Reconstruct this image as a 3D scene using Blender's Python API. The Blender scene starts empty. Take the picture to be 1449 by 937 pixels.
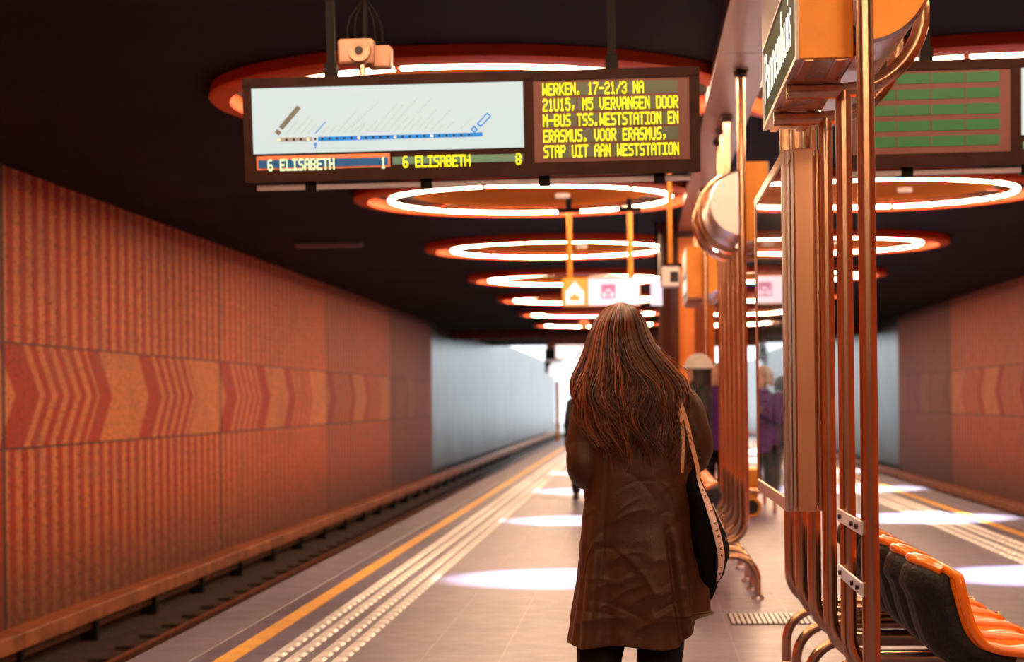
import bpy, math, random
from mathutils import Vector, Matrix, noise
random.seed(7)
C = bpy.context.scene.collection
PI = math.pi
sin, cos = math.sin, math.cos

# ------------------------------------------------------------------ mesh helpers
class MB:
    def __init__(s): s.v = []; s.f = []; s.mi = []; s.m = 0
    def add(s, vs, fs):
        b = len(s.v); s.v += [tuple(p) for p in vs]
        for f in fs: s.f.append(tuple(i + b for i in f)); s.mi.append(s.m)
        return s
    def box(s, x0, x1, y0, y1, z0, z1, bev=0.0):
        if bev <= 0:
            vs = [(x, y, z) for x in (x0, x1) for y in (y0, y1) for z in (z0, z1)]
            return s.add(vs, [(0,1,3,2),(4,6,7,5),(0,4,5,1),(2,3,7,6),(0,2,6,4),(1,5,7,3)])
        b = bev
        P = {}; vs = []
        for i, (x, sx) in enumerate(((x0, 1), (x1, -1))):
            for j, (y, sy) in enumerate(((y0, 1), (y1, -1))):
                for k, (z, sz) in enumerate(((z0, 1), (z1, -1))):
                    for a in range(3):
                        p = [x + sx*b, y + sy*b, z + sz*b]
                        p[a] = (x, y, z)[a]
                        P[(i, j, k, a)] = len(vs); vs.append(p)
        fs = []
        for i in (0, 1): fs.append([P[(i,0,0,0)],P[(i,1,0,0)],P[(i,1,1,0)],P[(i,0,1,0)]])
        for j in (0, 1): fs.append([P[(0,j,0,1)],P[(1,j,0,1)],P[(1,j,1,1)],P[(0,j,1,1)]])
        for k in (0, 1): fs.append([P[(0,0,k,2)],P[(1,0,k,2)],P[(1,1,k,2)],P[(0,1,k,2)]])
        for i in (0,1):
            for j in (0,1): fs.append([P[(i,j,0,0)],P[(i,j,1,0)],P[(i,j,1,1)],P[(i,j,0,1)]])
            for k in (0,1): fs.append([P[(i,0,k,0)],P[(i,1,k,0)],P[(i,1,k,2)],P[(i,0,k,2)]])
            for j in (0,1):
                for k in (0,1): fs.append([P[(i,j,k,0)],P[(i,j,k,1)],P[(i,j,k,2)]])
        for j in (0,1):
            for k in (0,1): fs.append([P[(0,j,k,1)],P[(1,j,k,1)],P[(1,j,k,2)],P[(0,j,k,2)]])
        return s.add(vs, fs)
    def tube(s, pts, r, n=14, cap=True, flat=None, closed=False):
        pts = [Vector(p) for p in pts]; N = len(pts)
        rr = r if isinstance(r, (list, tuple)) else [r]*N
        tans = []
        for i in range(N):
            a = pts[(i-1) % N] if (i > 0 or closed) else pts[0]
            b = pts[(i+1) % N] if (i < N-1 or closed) else pts[-1]
            t = (b - a); t = t.normalized() if t.length > 1e-9 else Vector((0,0,1)); tans.append(t)
        up = Vector((0,0,1)) if abs(tans[0].z) < .9 else Vector((0,1,0))
        nrm = (up - tans[0]*up.dot(tans[0])).normalized()
        vs = []
        for i in range(N):
            nrm = nrm - tans[i]*nrm.dot(tans[i]); nrm.normalize()
            bn = tans[i].cross(nrm)
            for k in range(n):
                a = 2*PI*k/n
                fx = rr[i]; fy = rr[i] if flat is None else rr[i]*flat
                vs.append(pts[i] + nrm*cos(a)*fx + bn*sin(a)*fy)
        fs = []
        for i in range(N if closed else N-1):
            j = (i+1) % N
            for k in range(n):
                fs.append((i*n+k, i*n+(k+1)%n, j*n+(k+1)%n, j*n+k))
        if cap and not closed:
            fs.append(tuple(range(n))[::-1]); fs.append(tuple((N-1)*n+k for k in range(n)))
        return s.add(vs, fs)
    def lathe(s, prof, cx, cy, n=32, a0=0, a1=2*PI, axis='z', close=False):
        full = abs(a1-a0-2*PI) < 1e-6; m = n if full else n+1
        vs = []
        for k in range(m):
            a = a0+(a1-a0)*k/n
            for r, z in prof:
                if axis == 'z': vs.append((cx+r*cos(a), cy+r*sin(a), z))
                else: vs.append((cx+r*cos(a), z, cy+r*sin(a)))
        L = len(prof); fs = []
        for k in range(n):
            k2 = (k+1) % m
            for j in range(L if close else L-1):
                j2 = (j+1) % L
                fs.append((k*L+j, k2*L+j, k2*L+j2, k*L+j2))
        return s.add(vs, fs)
    def grid(s, fn, nu, nv, wrapu=False):
        vs = [fn(i/(nu if wrapu else nu-1), j/(nv-1)) for i in range(nu) for j in range(nv)]
        fs = []
        for i in range(nu if wrapu else nu-1):
            i2 = (i+1) % nu
            for j in range(nv-1): fs.append((i*nv+j, i2*nv+j, i2*nv+j+1, i*nv+j+1))
        return s.add(vs, fs)
    def ball(s, c, rx, ry=None, rz=None, n=16, m=10):
        ry = ry or rx; rz = rz or rx
        return s.grid(lambda u, v: (c[0]+rx*sin(PI*v)*cos(2*PI*u), c[1]+ry*sin(PI*v)*sin(2*PI*u), c[2]-rz*cos(PI*v)), n, m, True)
    def xf(s, M, start=0):
        for i in range(start, len(s.v)): s.v[i] = tuple(M @ Vector(s.v[i]))
        return s
    def build(s, name, mat, parent=None, smooth=False, loc=None):
        me = bpy.data.meshes.new(name); me.from_pydata(s.v, [], s.f)
        mats = mat if isinstance(mat, (list, tuple)) else [mat]
        for m in mats: me.materials.append(m)
        if len(mats) > 1: me.polygons.foreach_set('material_index', s.mi)
        me.validate(); me.update()
        import bmesh
        bm = bmesh.new(); bm.from_mesh(me); bmesh.ops.recalc_face_normals(bm, faces=bm.faces); bm.to_mesh(me); bm.free()
        if smooth:
            me.polygons.foreach_set('use_smooth', [True]*len(me.polygons))
            try: me.set_sharp_from_angle(angle=math.radians(40 if smooth is True else smooth))
            except Exception: pass
        o = bpy.data.objects.new(name, me); C.objects.link(o)
        if parent is not None: o.parent = parent
        if loc: o.location = loc
        return o

def tag(o, label=None, cat=None, group=None, kind=None):
    if label: o['label'] = label
    if cat: o['category'] = cat
    if group: o['group'] = group
    if kind: o['kind'] = kind
    return o
def thing(name, label, cat, loc=(0,0,0), rz=0, group=None):
    o = bpy.data.objects.new(name, None); C.objects.link(o); o.location = loc; o.rotation_euler = (0,0,rz)
    return tag(o, label, cat, group)
def copy_tree(o, parent=None):
    c = o.copy(); C.objects.link(c); c.parent = parent
    for ch in list(o.children): copy_tree(ch, c)
    return c
def struct(o): o['kind'] = 'structure'; return o
def arc(c, r, a0, a1, n, plane='xz'):
    out = []
    for i in range(n+1):
        a = math.radians(a0+(a1-a0)*i/n)
        out.append((c[0]+r*cos(a), c[1], c[2]+r*sin(a)) if plane == 'xz' else (c[0]+r*cos(a), c[1]+r*sin(a), c[2]))
    return out
def interp(tab, x):
    if x <= tab[0][0]: return tab[0][1:]
    for a, b in zip(tab, tab[1:]):
        if x <= b[0]:
            t = (x-a[0])/(b[0]-a[0]); return tuple(p+(q-p)*t for p, q in zip(a[1:], b[1:]))
    return tab[-1][1:]
def sstep(a, b, x):
    t = max(0, min(1, (x-a)/(b-a))); return t*t*(3-2*t)

# ------------------------------------------------------------------ materials
def mat(name, col, rough=.5, metal=0, bump=0, bscale=30, var=0, vscale=4, spec=None, coat=0, emis=None, es=0):
    m = bpy.data.materials.new(name); m.use_nodes = True; nt = m.node_tree
    b = nt.nodes['Principled BSDF']
    b.inputs['Base Color'].default_value = (*col, 1); b.inputs['Roughness'].default_value = rough
    b.inputs['Metallic'].default_value = metal
    if spec is not None: b.inputs['Specular IOR Level'].default_value = spec
    if coat: b.inputs['Coat Weight'].default_value = coat; b.inputs['Coat Roughness'].default_value = .08
    if emis: b.inputs['Emission Color'].default_value = (*emis, 1); b.inputs['Emission Strength'].default_value = es
    tc = nt.nodes.new('ShaderNodeTexCoord')
    if bump:
        n = nt.nodes.new('ShaderNodeTexNoise'); n.inputs['Scale'].default_value = bscale; n.inputs['Detail'].default_value = 4
        nt.links.new(tc.outputs['Object'], n.inputs['Vector'])
        bp = nt.nodes.new('ShaderNodeBump'); bp.inputs['Strength'].default_value = bump; bp.inputs['Distance'].default_value = .01
        nt.links.new(n.outputs['Fac'], bp.inputs['Height']); nt.links.new(bp.outputs['Normal'], b.inputs['Normal'])
    if var:
        n = nt.nodes.new('ShaderNodeTexNoise'); n.inputs['Scale'].default_value = vscale; n.inputs['Detail'].default_value = 5
        nt.links.new(tc.outputs['Object'], n.inputs['Vector'])
        r = nt.nodes.new('ShaderNodeValToRGB'); r.color_ramp.elements[0].position = .35; r.color_ramp.elements[1].position = .65
        r.color_ramp.elements[0].color = (*[c*(1-var) for c in col], 1); r.color_ramp.elements[1].color = (*[min(1, c*(1+var)) for c in col], 1)
        nt.links.new(n.outputs['Fac'], r.inputs['Fac']); nt.links.new(r.outputs['Color'], b.inputs['Base Color'])
    return m
def emat(name, col, s=1.0):
    m = bpy.data.materials.new(name); m.use_nodes = True; nt = m.node_tree
    b = nt.nodes['Principled BSDF']; b.inputs['Base Color'].default_value = (*[c*.3 for c in col], 1)
    b.inputs['Emission Color'].default_value = (*col, 1); b.inputs['Emission Strength'].default_value = s; b.inputs['Roughness'].default_value = .4
    return m
class NX:
    def __init__(s, m): s.nt = m.node_tree; s.L = s.nt.links
    def put(s, sock, v):
        if isinstance(v, (int, float)): sock.default_value = v
        elif isinstance(v, tuple): sock.default_value = v
        else: s.L.new(v, sock)
    def m(s, op, a, b=0.0, c=0.0):
        n = s.nt.nodes.new('ShaderNodeMath'); n.operation = op
        for i, v in enumerate((a, b, c)): s.put(n.inputs[i], v)
        return n.outputs[0]
    def band(s, x, lo, hi):
        return s.m('MULTIPLY', s.m('GREATER_THAN', x, lo), s.m('LESS_THAN', x, hi))
    def mixc(s, f, a, b):
        n = s.nt.nodes.new('ShaderNodeMix'); n.data_type = 'RGBA'
        s.put(n.inputs[0], f); s.put(n.inputs[6], a); s.put(n.inputs[7], b); return n.outputs[2]
    def noise(s, vec, scale, detail=4, rough=.5):
        n = s.nt.nodes.new('ShaderNodeTexNoise'); n.inputs['Scale'].default_value = scale; n.inputs['Detail'].default_value = detail
        n.inputs['Roughness'].default_value = rough; s.L.new(vec, n.inputs['Vector']); return n.outputs['Fac']
    def ss(s, x, lo, hi):
        n = s.nt.nodes.new('ShaderNodeMapRange'); n.interpolation_type = 'SMOOTHSTEP'
        s.put(n.inputs[0], x); n.inputs[1].default_value = lo; n.inputs[2].default_value = hi; return n.outputs[0]

def wall_mat(name, red, peach, flip):
    m = mat(name, red, .42); X = NX(m); b = m.node_tree.nodes['Principled BSDF']
    tc = m.node_tree.nodes.new('ShaderNodeTexCoord'); sp = m.node_tree.nodes.new('ShaderNodeSeparateXYZ')
    X.L.new(tc.outputs['Object'], sp.inputs[0]); Y, Z = sp.outputs[1], sp.outputs[2]
    vec = tc.outputs['Object']
    n1 = X.noise(vec, 1.2, 5); n2 = X.noise(vec, 9, 4, .7); n3 = X.noise(vec, 26, 2, .6)
    wob = X.m('MULTIPLY', X.m('SUBTRACT', n3, .5), .10)
    s1 = X.m('ABSOLUTE', X.m('SUBTRACT', X.m('FRACT', X.m('DIVIDE', X.m('ADD', Y, wob), .46)), .5))
    stripe = X.ss(s1, .2, .31)
    az = X.m('ABSOLUTE', X.m('SUBTRACT', Z, 1.52))
    sY = X.m('ADD', Y, X.m('MULTIPLY', az, 1.1))
    p = X.m('MODULO', X.m('ADD', X.m('SUBTRACT', sY, 22.0-114), 0.0), 11.4)
    st2 = X.ss(X.m('ABSOLUTE', X.m('SUBTRACT', X.m('FRACT', X.m('DIVIDE', X.m('ADD', sY, wob), .5)), .5)), .2, .31)
    zoneS = X.m('ADD', X.band(p, .9, 3.5), X.band(p, 6.7, 9.2))
    zoneR = X.m('ADD', X.band(p, 3.5, 4.1), X.m('ADD', X.band(p, 0.0, .9), X.band(p, 6.1, 6.7)))
    bandm = X.m('MAXIMUM', X.m('SUBTRACT', X.m('SUBTRACT', 1.0, zoneS), zoneR), X.m('MULTIPLY', zoneS, st2))
    inb = X.band(Z, .95, 2.09)
    f = X.m('ADD', X.m('MULTIPLY', inb, bandm), X.m('MULTIPLY', X.m('SUBTRACT', 1.0, inb), stripe))
    col = X.mixc(f, (*red, 1), (*peach, 1))
    # grime: dark speckles, patches, and dirt along the foot
    spk = X.m('MULTIPLY', X.ss(n3, .57, .63), .8)
    col = X.mixc(spk, col, (.05, .03, .028, 1))
    col = X.mixc(X.m('MULTIPLY', X.ss(n2, .52, .72), .55), col, (.16, .08, .05, 1))
    col = X.mixc(X.m('MULTIPLY', X.ss(n1, .45, .75), .35), col, (.30, .14, .08, 1))
    foot = X.m('MULTIPLY', X.m('SUBTRACT', 1.0, X.ss(Z, -1.0, .55)), X.m('ADD', .25, n2))
    col = X.mixc(foot, col, (.12, .055, .03, 1))
    dn = X.noise(vec, 5, 2)
    dot = X.m('MULTIPLY', X.m('LESS_THAN', X.m('ABSOLUTE', X.m('SUBTRACT', X.m('FRACT', X.m('ADD', X.m('DIVIDE', Y, .46), .22)), .5)), .09), X.m('LESS_THAN', X.m('FRACT', X.m('DIVIDE', Z, .13)), .42))
    dot = X.m('MULTIPLY', X.m('MULTIPLY', dot, X.m('SUBTRACT', 1.0, inb)), X.ss(dn, .40, .58))
    col = X.mixc(X.m('MULTIPLY', dot, .7), col, (.06,.03,.025,1))
    # far panels darkened in steps, painting the dimmer far end into the colour
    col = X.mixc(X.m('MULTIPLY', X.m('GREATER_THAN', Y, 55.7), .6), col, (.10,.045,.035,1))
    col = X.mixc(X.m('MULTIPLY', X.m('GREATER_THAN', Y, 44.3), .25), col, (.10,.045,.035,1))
    # panel joints
    pj = X.m('MODULO', X.m('SUBTRACT', Y, 32.9-114), 11.4)
    j = X.m('MAXIMUM', X.m('LESS_THAN', pj, .13), X.m('MAXIMUM', X.band(Z, .93, .955), X.band(Z, 2.085, 2.105)))
    col = X.mixc(X.m('MULTIPLY', j, .85), col, (.035, .02, .015, 1))
    X.L.new(col, b.inputs['Base Color'])
    h = X.m('ADD', X.m('MULTIPLY', f, .6), X.m('MULTIPLY', n3, .9))
    bp = m.node_tree.nodes.new('ShaderNodeBump'); bp.inputs['Strength'].default_value = .5; bp.inputs['Distance'].default_value = .02
    X.L.new(h, bp.inputs['Height']); X.L.new(bp.outputs['Normal'], b.inputs['Normal'])
    X.L.new(X.m('ADD', .45, X.m('MULTIPLY', n2, .3)), b.inputs['Roughness']); b.inputs['Specular IOR Level'].default_value = .22
    return m
def floor_mat():
    m = mat('platform_tiles', (.3,.2,.22), .35); X = NX(m); b = m.node_tree.nodes['Principled BSDF']
    tc = m.node_tree.nodes.new('ShaderNodeTexCoord'); sp = m.node_tree.nodes.new('ShaderNodeSeparateXYZ')
    X.L.new(tc.outputs['Object'], sp.inputs[0]); x, y = sp.outputs[0], sp.outputs[1]; vec = tc.outputs['Object']
    T = .43
    fx = X.m('FRACT', X.m('DIVIDE', X.m('ADD', x, 20.12), T)); fy = X.m('FRACT', X.m('DIVIDE', X.m('ADD', y, 50), T*1.25))
    jx = X.m('GREATER_THAN', X.m('ABSOLUTE', X.m('SUBTRACT', fx, .5)), .488)
    jy = X.m('GREATER_THAN', X.m('ABSOLUTE', X.m('SUBTRACT', fy, .5)), .484)
    j = X.m('MAXIMUM', jx, jy)
    cx = X.m('FLOOR', X.m('DIVIDE', X.m('ADD', x, 20.12), T)); cy = X.m('FLOOR', X.m('DIVIDE', X.m('ADD', y, 50), T*1.25))
    w = m.node_tree.nodes.new('ShaderNodeTexWhiteNoise'); w.noise_dimensions = '2D'
    cb = m.node_tree.nodes.new('ShaderNodeCombineXYZ'); X.L.new(cx, cb.inputs[0]); X.L.new(cy, cb.inputs[1]); X.L.new(cb.outputs[0], w.inputs['Vector'])
    n1 = X.noise(vec, 1.1, 5); n2 = X.noise(vec, 6, 4)
    f = X.m('ADD', X.m('MULTIPLY', w.outputs['Value'], .5), X.m('MULTIPLY', n2, .5))
    col = X.mixc(f, (.088,.080,.155,1), (.14,.125,.24,1))
    col = X.mixc(X.m('MULTIPLY', X.ss(n1, .4, .7), .35), col, (.17,.12,.17,1))
    col = X.mixc(X.m('MULTIPLY', j, .6), col, (.25,.22,.33,1))
    X.L.new(col, b.inputs['Base Color'])
    X.L.new(X.m('ADD', .24, X.m('MULTIPLY', n2, .22)), b.inputs['Roughness'])
    bp = m.node_tree.nodes.new('ShaderNodeBump'); bp.inputs['Strength'].default_value = .12; bp.inputs['Distance'].default_value = .004
    X.L.new(X.m('SUBTRACT', n2, j), bp.inputs['Height']); X.L.new(bp.outputs['Normal'], b.inputs['Normal'])
    return m
def steel(name, col, rough=.28):
    m = mat(name, col, rough, 1.0); X = NX(m); b = m.node_tree.nodes['Principled BSDF']
    tc = m.node_tree.nodes.new('ShaderNodeTexCoord'); mp = m.node_tree.nodes.new('ShaderNodeMapping'); mp.inputs['Scale'].default_value = (8, 8, 1)
    X.L.new(tc.outputs['Object'], mp.inputs['Vector']); n = X.noise(mp.outputs[0], 3, 3)
    X.L.new(X.m('ADD', rough-.04, X.m('MULTIPLY', n, .1)), b.inputs['Roughness'])
    return m
def hair_mat(name, lo, hi):
    m = mat(name, lo, .34); X = NX(m); b = m.node_tree.nodes['Principled BSDF']
    at = m.node_tree.nodes.new('ShaderNodeAttribute'); at.attribute_name = 'tone'
    X.L.new(X.mixc(at.outputs['Fac'], (*lo, 1), (*hi, 1)), b.inputs['Base Color'])
    b.inputs['Specular IOR Level'].default_value = .7
    return m

M = {}
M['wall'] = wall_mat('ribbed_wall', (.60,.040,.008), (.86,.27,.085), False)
M['wall_out'] = mat('outdoor_wall', (.05,.046,.05), .3, bump=.6, bscale=2.5, var=.6, vscale=.5, spec=.35)
M['floor'] = floor_mat()
M['ceil'] = mat('ceiling_paint', (.010,.008,.011), .85, spec=.2, bump=.2, bscale=3, var=.25, vscale=.7)
M['yellow'] = mat('yellow_line', (.95,.47,.07), .4, var=.12, vscale=5)
M['stud'] = mat('white_stud', (.85,.85,.88), .3)
M['edge'] = mat('edge_stone', (.17,.145,.22), .45, bump=.2, var=.2, vscale=3)
M['ballast'] = mat('ballast', (.035,.014,.009), .95, bump=1, bscale=14, var=.7, vscale=9)
M['railrust'] = mat('rusty_rail', (.22,.08,.04), .4, .7, var=.3)
M['cover'] = mat('cover_board', (.36,.11,.04), .5, var=.35, vscale=3)
M['dark'] = mat('dark_metal', (.008,.005,.005), .6, spec=.12)
M['case'] = mat('display_case', (.030,.011,.008), .6, spec=.12, var=.15, vscale=8)
M['rim'] = mat('orange_rim', (.85,.12,.03), .42)
M['disc'] = mat('orange_disc', (.60,.19,.04), .9, spec=0)
M['dome'] = mat('dark_dome', (.02,.012,.012), .8)
M['neon'] = emat('neon_tube', (1.0,.64,.38), 62)
def neon_lower():
    # fluorescent tubes whose glow is weighted downwards, added to dim the upper walls
    m = M['neon']; X = NX(m); b = m.node_tree.nodes['Principled BSDF']
    g = m.node_tree.nodes.new('ShaderNodeNewGeometry'); sp = m.node_tree.nodes.new('ShaderNodeSeparateXYZ'); X.L.new(g.outputs['Normal'], sp.inputs[0])
    k = X.m('MAXIMUM', X.m('ADD', X.m('MULTIPLY', sp.outputs[2], -1.0), .05), .0)
    X.L.new(X.m('MULTIPLY', k, NEON), b.inputs['Emission Strength'])
NEON = 125
neon_lower()
M['tube'] = steel('warm_steel_tube', (.74,.44,.28), .23)  # orange reflections of the hall put into the steel's base colour
M['steel'] = steel('brushed_steel', (.72,.66,.66), .28)
M['steel2'] = steel('case_steel', (.80,.45,.28), .3)
M['flange'] = mat('dark_flange', (.05,.03,.03), .4, .8)
M['orange_panel'] = mat('orange_panel', (.95,.34,.04), .3, .35, var=.12, vscale=4)
M['orange_col'] = mat('orange_column', (.92,.25,.04), .28, .2, var=.15, vscale=2)
M['brown_col'] = mat('brown_column_panel', (.10,.03,.02), .4, var=.2)
M['seat'] = mat('orange_plastic', (1.0,.21,.008), .16, coat=.6)
M['seatback'] = mat('black_shell', (.014,.013,.013), .5, spec=.35, bump=.5, bscale=60, var=.4, vscale=25)
M['white_metal'] = mat('white_metal', (.8,.74,.74), .35, .3)
M['green_face'] = mat('sign_face', (.035,.06,.035), .65, spec=.15)
M['purple_steel'] = steel('sign_top_plate', (.33,.27,.29), .35)
M['letter'] = emat('white_letter', (.95,1.0,.93), 1.0)
M['black'] = mat('black_fabric', (.006,.004,.006), .8, spec=.1, bump=.15, bscale=200)
M['pants'] = mat('black_trousers', (.012,.008,.009), .75, spec=.15, bump=.3, bscale=25)
M['skin'] = mat('skin', (.72,.40,.30), .5)
M['shoe'] = mat('black_shoe', (.02,.018,.018), .35)
M['fascia'] = mat('red_fascia', (.16,.025,.02), .5, var=.3)
M['ground'] = mat('outdoor_ground', (.45,.42,.40), .9, bump=.4, var=.2)
def coat_mat():
    m = mat('coat_fabric', (.080,.026,.0095), .40, bump=.12, bscale=260, var=.16, vscale=3, spec=.3)
    b = m.node_tree.nodes['Principled BSDF']; b.inputs['Sheen Weight'].default_value = .06; b.inputs['Sheen Roughness'].default_value = .4
    return m
M['coat'] = coat_mat()
M['hair'] = hair_mat('brown_hair', (.012,.003,.002), (.50,.13,.045))
M['hairbase'] = mat('hair_underlayer', (.02,.007,.005), .6)
M['strap'] = mat('peach_webbing', (.95,.50,.26), .6)
M['tape'] = mat('pink_tape', (.95,.68,.60), .55)
M['ink'] = mat('black_ink', (.02,.015,.015), .5)

# ------------------------------------------------------------------ setting
XC = .78                       # centre line of the island platform
XL, XR = -2.76, 4.32           # platform edges
WL, WR = -6.80, 8.36           # tunnel walls
CZ = 4.0
Y0, Y1 = -14, 75
struct(MB().box(XL, XR, Y0, Y1, -.25, 0).build('floor', M['floor']))
for x0, x1, side in ((WL-.3, XL+.12, 'left'), (XR-.12, WR+.3, 'right')):
    struct(MB().box(x0, x1, Y0, 170, -1.45, -1.28).build('floor_track_' + side, M['ballast']))
for s, xe in ((1, XL), (-1, XR)):
    a, b = sorted((xe, xe+s*.15))
    struct(MB().box(a, b, Y0, Y1, -1.3, -.26).build('wall_platform_' + ('left' if s > 0 else 'right'), M['dark']))
    a, b = sorted((xe-s*.05, xe+s*.30))
    struct(MB().box(a, b, Y0, Y1, -.06, .006, .004).build('trim_1' if s > 0 else 'trim_2', M['edge']))
    a, b = sorted((xe+s*.43, xe+s*.545))
    struct(MB().box(a, b, Y0, Y1, -.01, .005).build('trim_3' if s > 0 else 'trim_4', M['yellow']))
    mb = MB()
    for rx in (.74, .855, 1.0, 1.115):
        y = 7.0
        while y < 74:
            cx = xe+s*rx; h = .012; w = .04; L = .075
            mb.add([(cx-w,y,0),(cx+w,y,0),(cx+w,y+2*L,0),(cx-w,y+2*L,0),(cx-w*.6,y+.02,h),(cx+w*.6,y+.02,h),(cx+w*.6,y+2*L-.02,h),(cx-w*.6,y+2*L-.02,h)],
                   [(0,1,5,4),(1,2,6,5),(2,3,7,6),(3,0,4,7),(4,5,6,7)])
            y += .235
    struct(mb.build('trim_5' if s > 0 else 'trim_6', M['stud']))
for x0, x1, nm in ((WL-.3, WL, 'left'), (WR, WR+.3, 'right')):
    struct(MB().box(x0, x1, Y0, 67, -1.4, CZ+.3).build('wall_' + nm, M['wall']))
    struct(MB().box(x0, x1, 67, 165, -1.4, 4.3).build('wall_outside_' + nm, M['wall_out']))
struct(MB().box(WL-.3, WR+.3, Y0, Y1, CZ, CZ+.3).build('ceiling', M['ceil']))
struct(MB().box(WL-.3, WR+.3, Y0-.3, Y0, -1.4, CZ+.3).build('wall_back', M['wall']))
fm = MB(); fm.box(WL, WR, Y1-.6, Y1, 3.66, CZ); fm.box(-3.35, 5.0, Y1-.75, Y1-.1, 3.30, CZ)
for k in range(9): fm.box(-3.35+k*1.03, -3.27+k*1.03, Y1-.8, Y1-.74, 3.30, CZ)
struct(fm.build('ceiling_fascia', M['fascia']))
struct(MB().box(-60, 60, Y1, 260, -1.6, -1.42).build('ground', M['ground']))
struct(MB().box(XL, XR, Y1, 77.5, -1.3, -.45).box(XL+.8, XR-.8, 77.5, 79, -1.3, -.9).build('floor_ramp', M['edge']))
# steel beam along the middle of the ceiling
bm_ = MB()
y = 2.0
while y < 44:
    bm_.box(XC-.2, XC+.2, y+.006, min(y+4.2, 44)-.006, 3.85, CZ, .006); y += 4.2
struct(bm_.build('ceiling_beam', steel('beam_steel', (.42,.37,.39), .3)))
for x0, x1, nm in ((WL-.3, -3.6, 'left'), (5.2, WR+.3, 'right')):
    struct(MB().box(x0, x1, Y1, 96, 4.0, 4.25).build('ceiling_canopy_' + nm, M['ceil']))

# tracks
def rail(x, lab):
    prof = [(-.07,-1.28),(.07,-1.28),(.07,-1.265),(.012,-1.245),(.012,-1.17),(.036,-1.16),(.036,-1.125),(-.036,-1.125),(-.036,-1.16),(-.012,-1.17),(-.012,-1.245),(-.07,-1.265)]
    mb = MB(); n = len(prof)
    mb.add([(x+a, yy, z) for yy in (Y0, 160) for a, z in prof], [tuple(range(n)), tuple(range(2*n-1, n-1, -1))] + [(i, (i+1)%n, n+(i+1)%n, n+i) for i in range(n)])
    tag(mb.build('rail', M['railrust']), lab, 'rail')
for s, xe, nm in ((-1, XL, 'left'), (1, XR, 'right')):
    rail(xe+s*1.05, 'rusty running rail next to the platform on the %s track' % nm)
    rail(xe+s*2.485, 'rusty running rail farther from the platform on the %s track' % nm)
    t = thing('third_rail', 'orange-brown third rail cover board along the foot of the %s tunnel wall' % nm, 'rail cover')
    x = xe+s*3.55
    mb = MB(); yy = Y0
    while yy < 150:
        mb.box(x-.14, x+.14, yy, yy+5.67, -1.03, -.86, .01); yy += 5.7
    mb.build('cover_board', M['cover'], t)
    MB().box(x-.05, x+.05, Y0, 150, -1.14, -1.02).build('power_rail', M['railrust'], t)
    b0 = MB().box(x-.10, x+.10, 0, .1, -1.28, -1.03).build('bracket', M['dark'], t)
    for k in range(40):
        b1 = b0 if k == 0 else b0.copy()
        if k: C.objects.link(b1); b1.parent = t
        b1.location = (0, Y0+2.85*k, 0)
sl = {}
for s, xe, nm in ((-1, XL, 'left'), (1, XR, 'right')):
    xm = xe+s*1.77; first = None
    for k in range(60):
        if first is None:
            first = MB().box(-1.25, 1.25, -.12, .12, -1.3, -1.24, .01).build('sleeper', M['ballast'])
            tag(first, 'dark sleeper under the rails of the %s track' % nm, 'sleeper', 'sleepers of the %s track' % nm); o = first
        else: o = first.copy(); C.objects.link(o)
        o.location = (xm, 8+k*1.1, 0)

# ------------------------------------------------------------------ ring lamps
def ring_lamp():
    t = thing('ring_lamp', '', 'ceiling lamp')
    mb = MB(); mb.lathe([(2.18, .0), (2.20, -.09), (2.17, -.115), (2.03, -.125), (2.01, -.10), (2.01, 0)], 0, 0, 72)
    mb.build('rim', M['rim'], t, smooth=30)
    MB().lathe([(2.01, -.004), (1.45, -.004)], 0, 0, 64).build('inner_ceiling', M['dome'], t)
    mb = MB(); mb.lathe([(1.46, 0), (1.46, -.035), (1.42, -.045), (.9, -.03), (0.001, -.02)], 0, 0, 64)
    mb.build('reflector_disc', M['disc'], t, smooth=30)
    for k in range(6):
        a0 = 15+k*60+.9; pts = arc((0,0,-.075), 1.74, a0, a0+58.2, 16, 'xy')
        MB().tube(pts, .032, 12).build('lamp_tube', M['neon'], t, smooth=True)
    for k in range(6):
        a = math.radians(15+k*60); mb = MB(); mb.box(1.69, 1.79, -.02, .02, -.10, -.03); mb.box(1.5, 2.02, -.015, .015, -.03, -.015); mb.xf(Matrix.Rotation(a, 4, 'Z'))
        mb.build('lamp_clip', M['rim'], t)
    MB().lathe([(.001, -.035), (.07, -.035), (.075, -.075), (.09, -.075), (.09, -.02)], .4, 0, 24).build('added_spot_can', M['white_metal'], t, smooth=True)  # added can, a made-up fixture for the floor pool spots
    return t
proto = ring_lamp()
names = ['first', 'second', 'third', 'fourth', 'fifth', 'sixth', 'seventh']
RL = -1.33
first = True
for side, xr, nm in ((-1, RL, 'left'), (1, 2*XC-RL, 'right')):
    for k in range(-2, 7):
        yy = 17.0+8.5*k
        o = proto if first else copy_tree(proto); first = False
        o.location = (xr, yy, CZ-.001)
        if k < 0: lab = 'orange-rimmed ring lamp over the %s side, %s' % (nm, 'almost overhead just above the view' if k == -1 else 'behind the viewer')
        else: lab = 'orange-rimmed glowing ring lamp over the %s platform side, %s in its row from the viewer' % (nm, names[k])
        tag(o, lab, 'ceiling lamp', 'ring lamps over the %s platform side' % nm)

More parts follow.
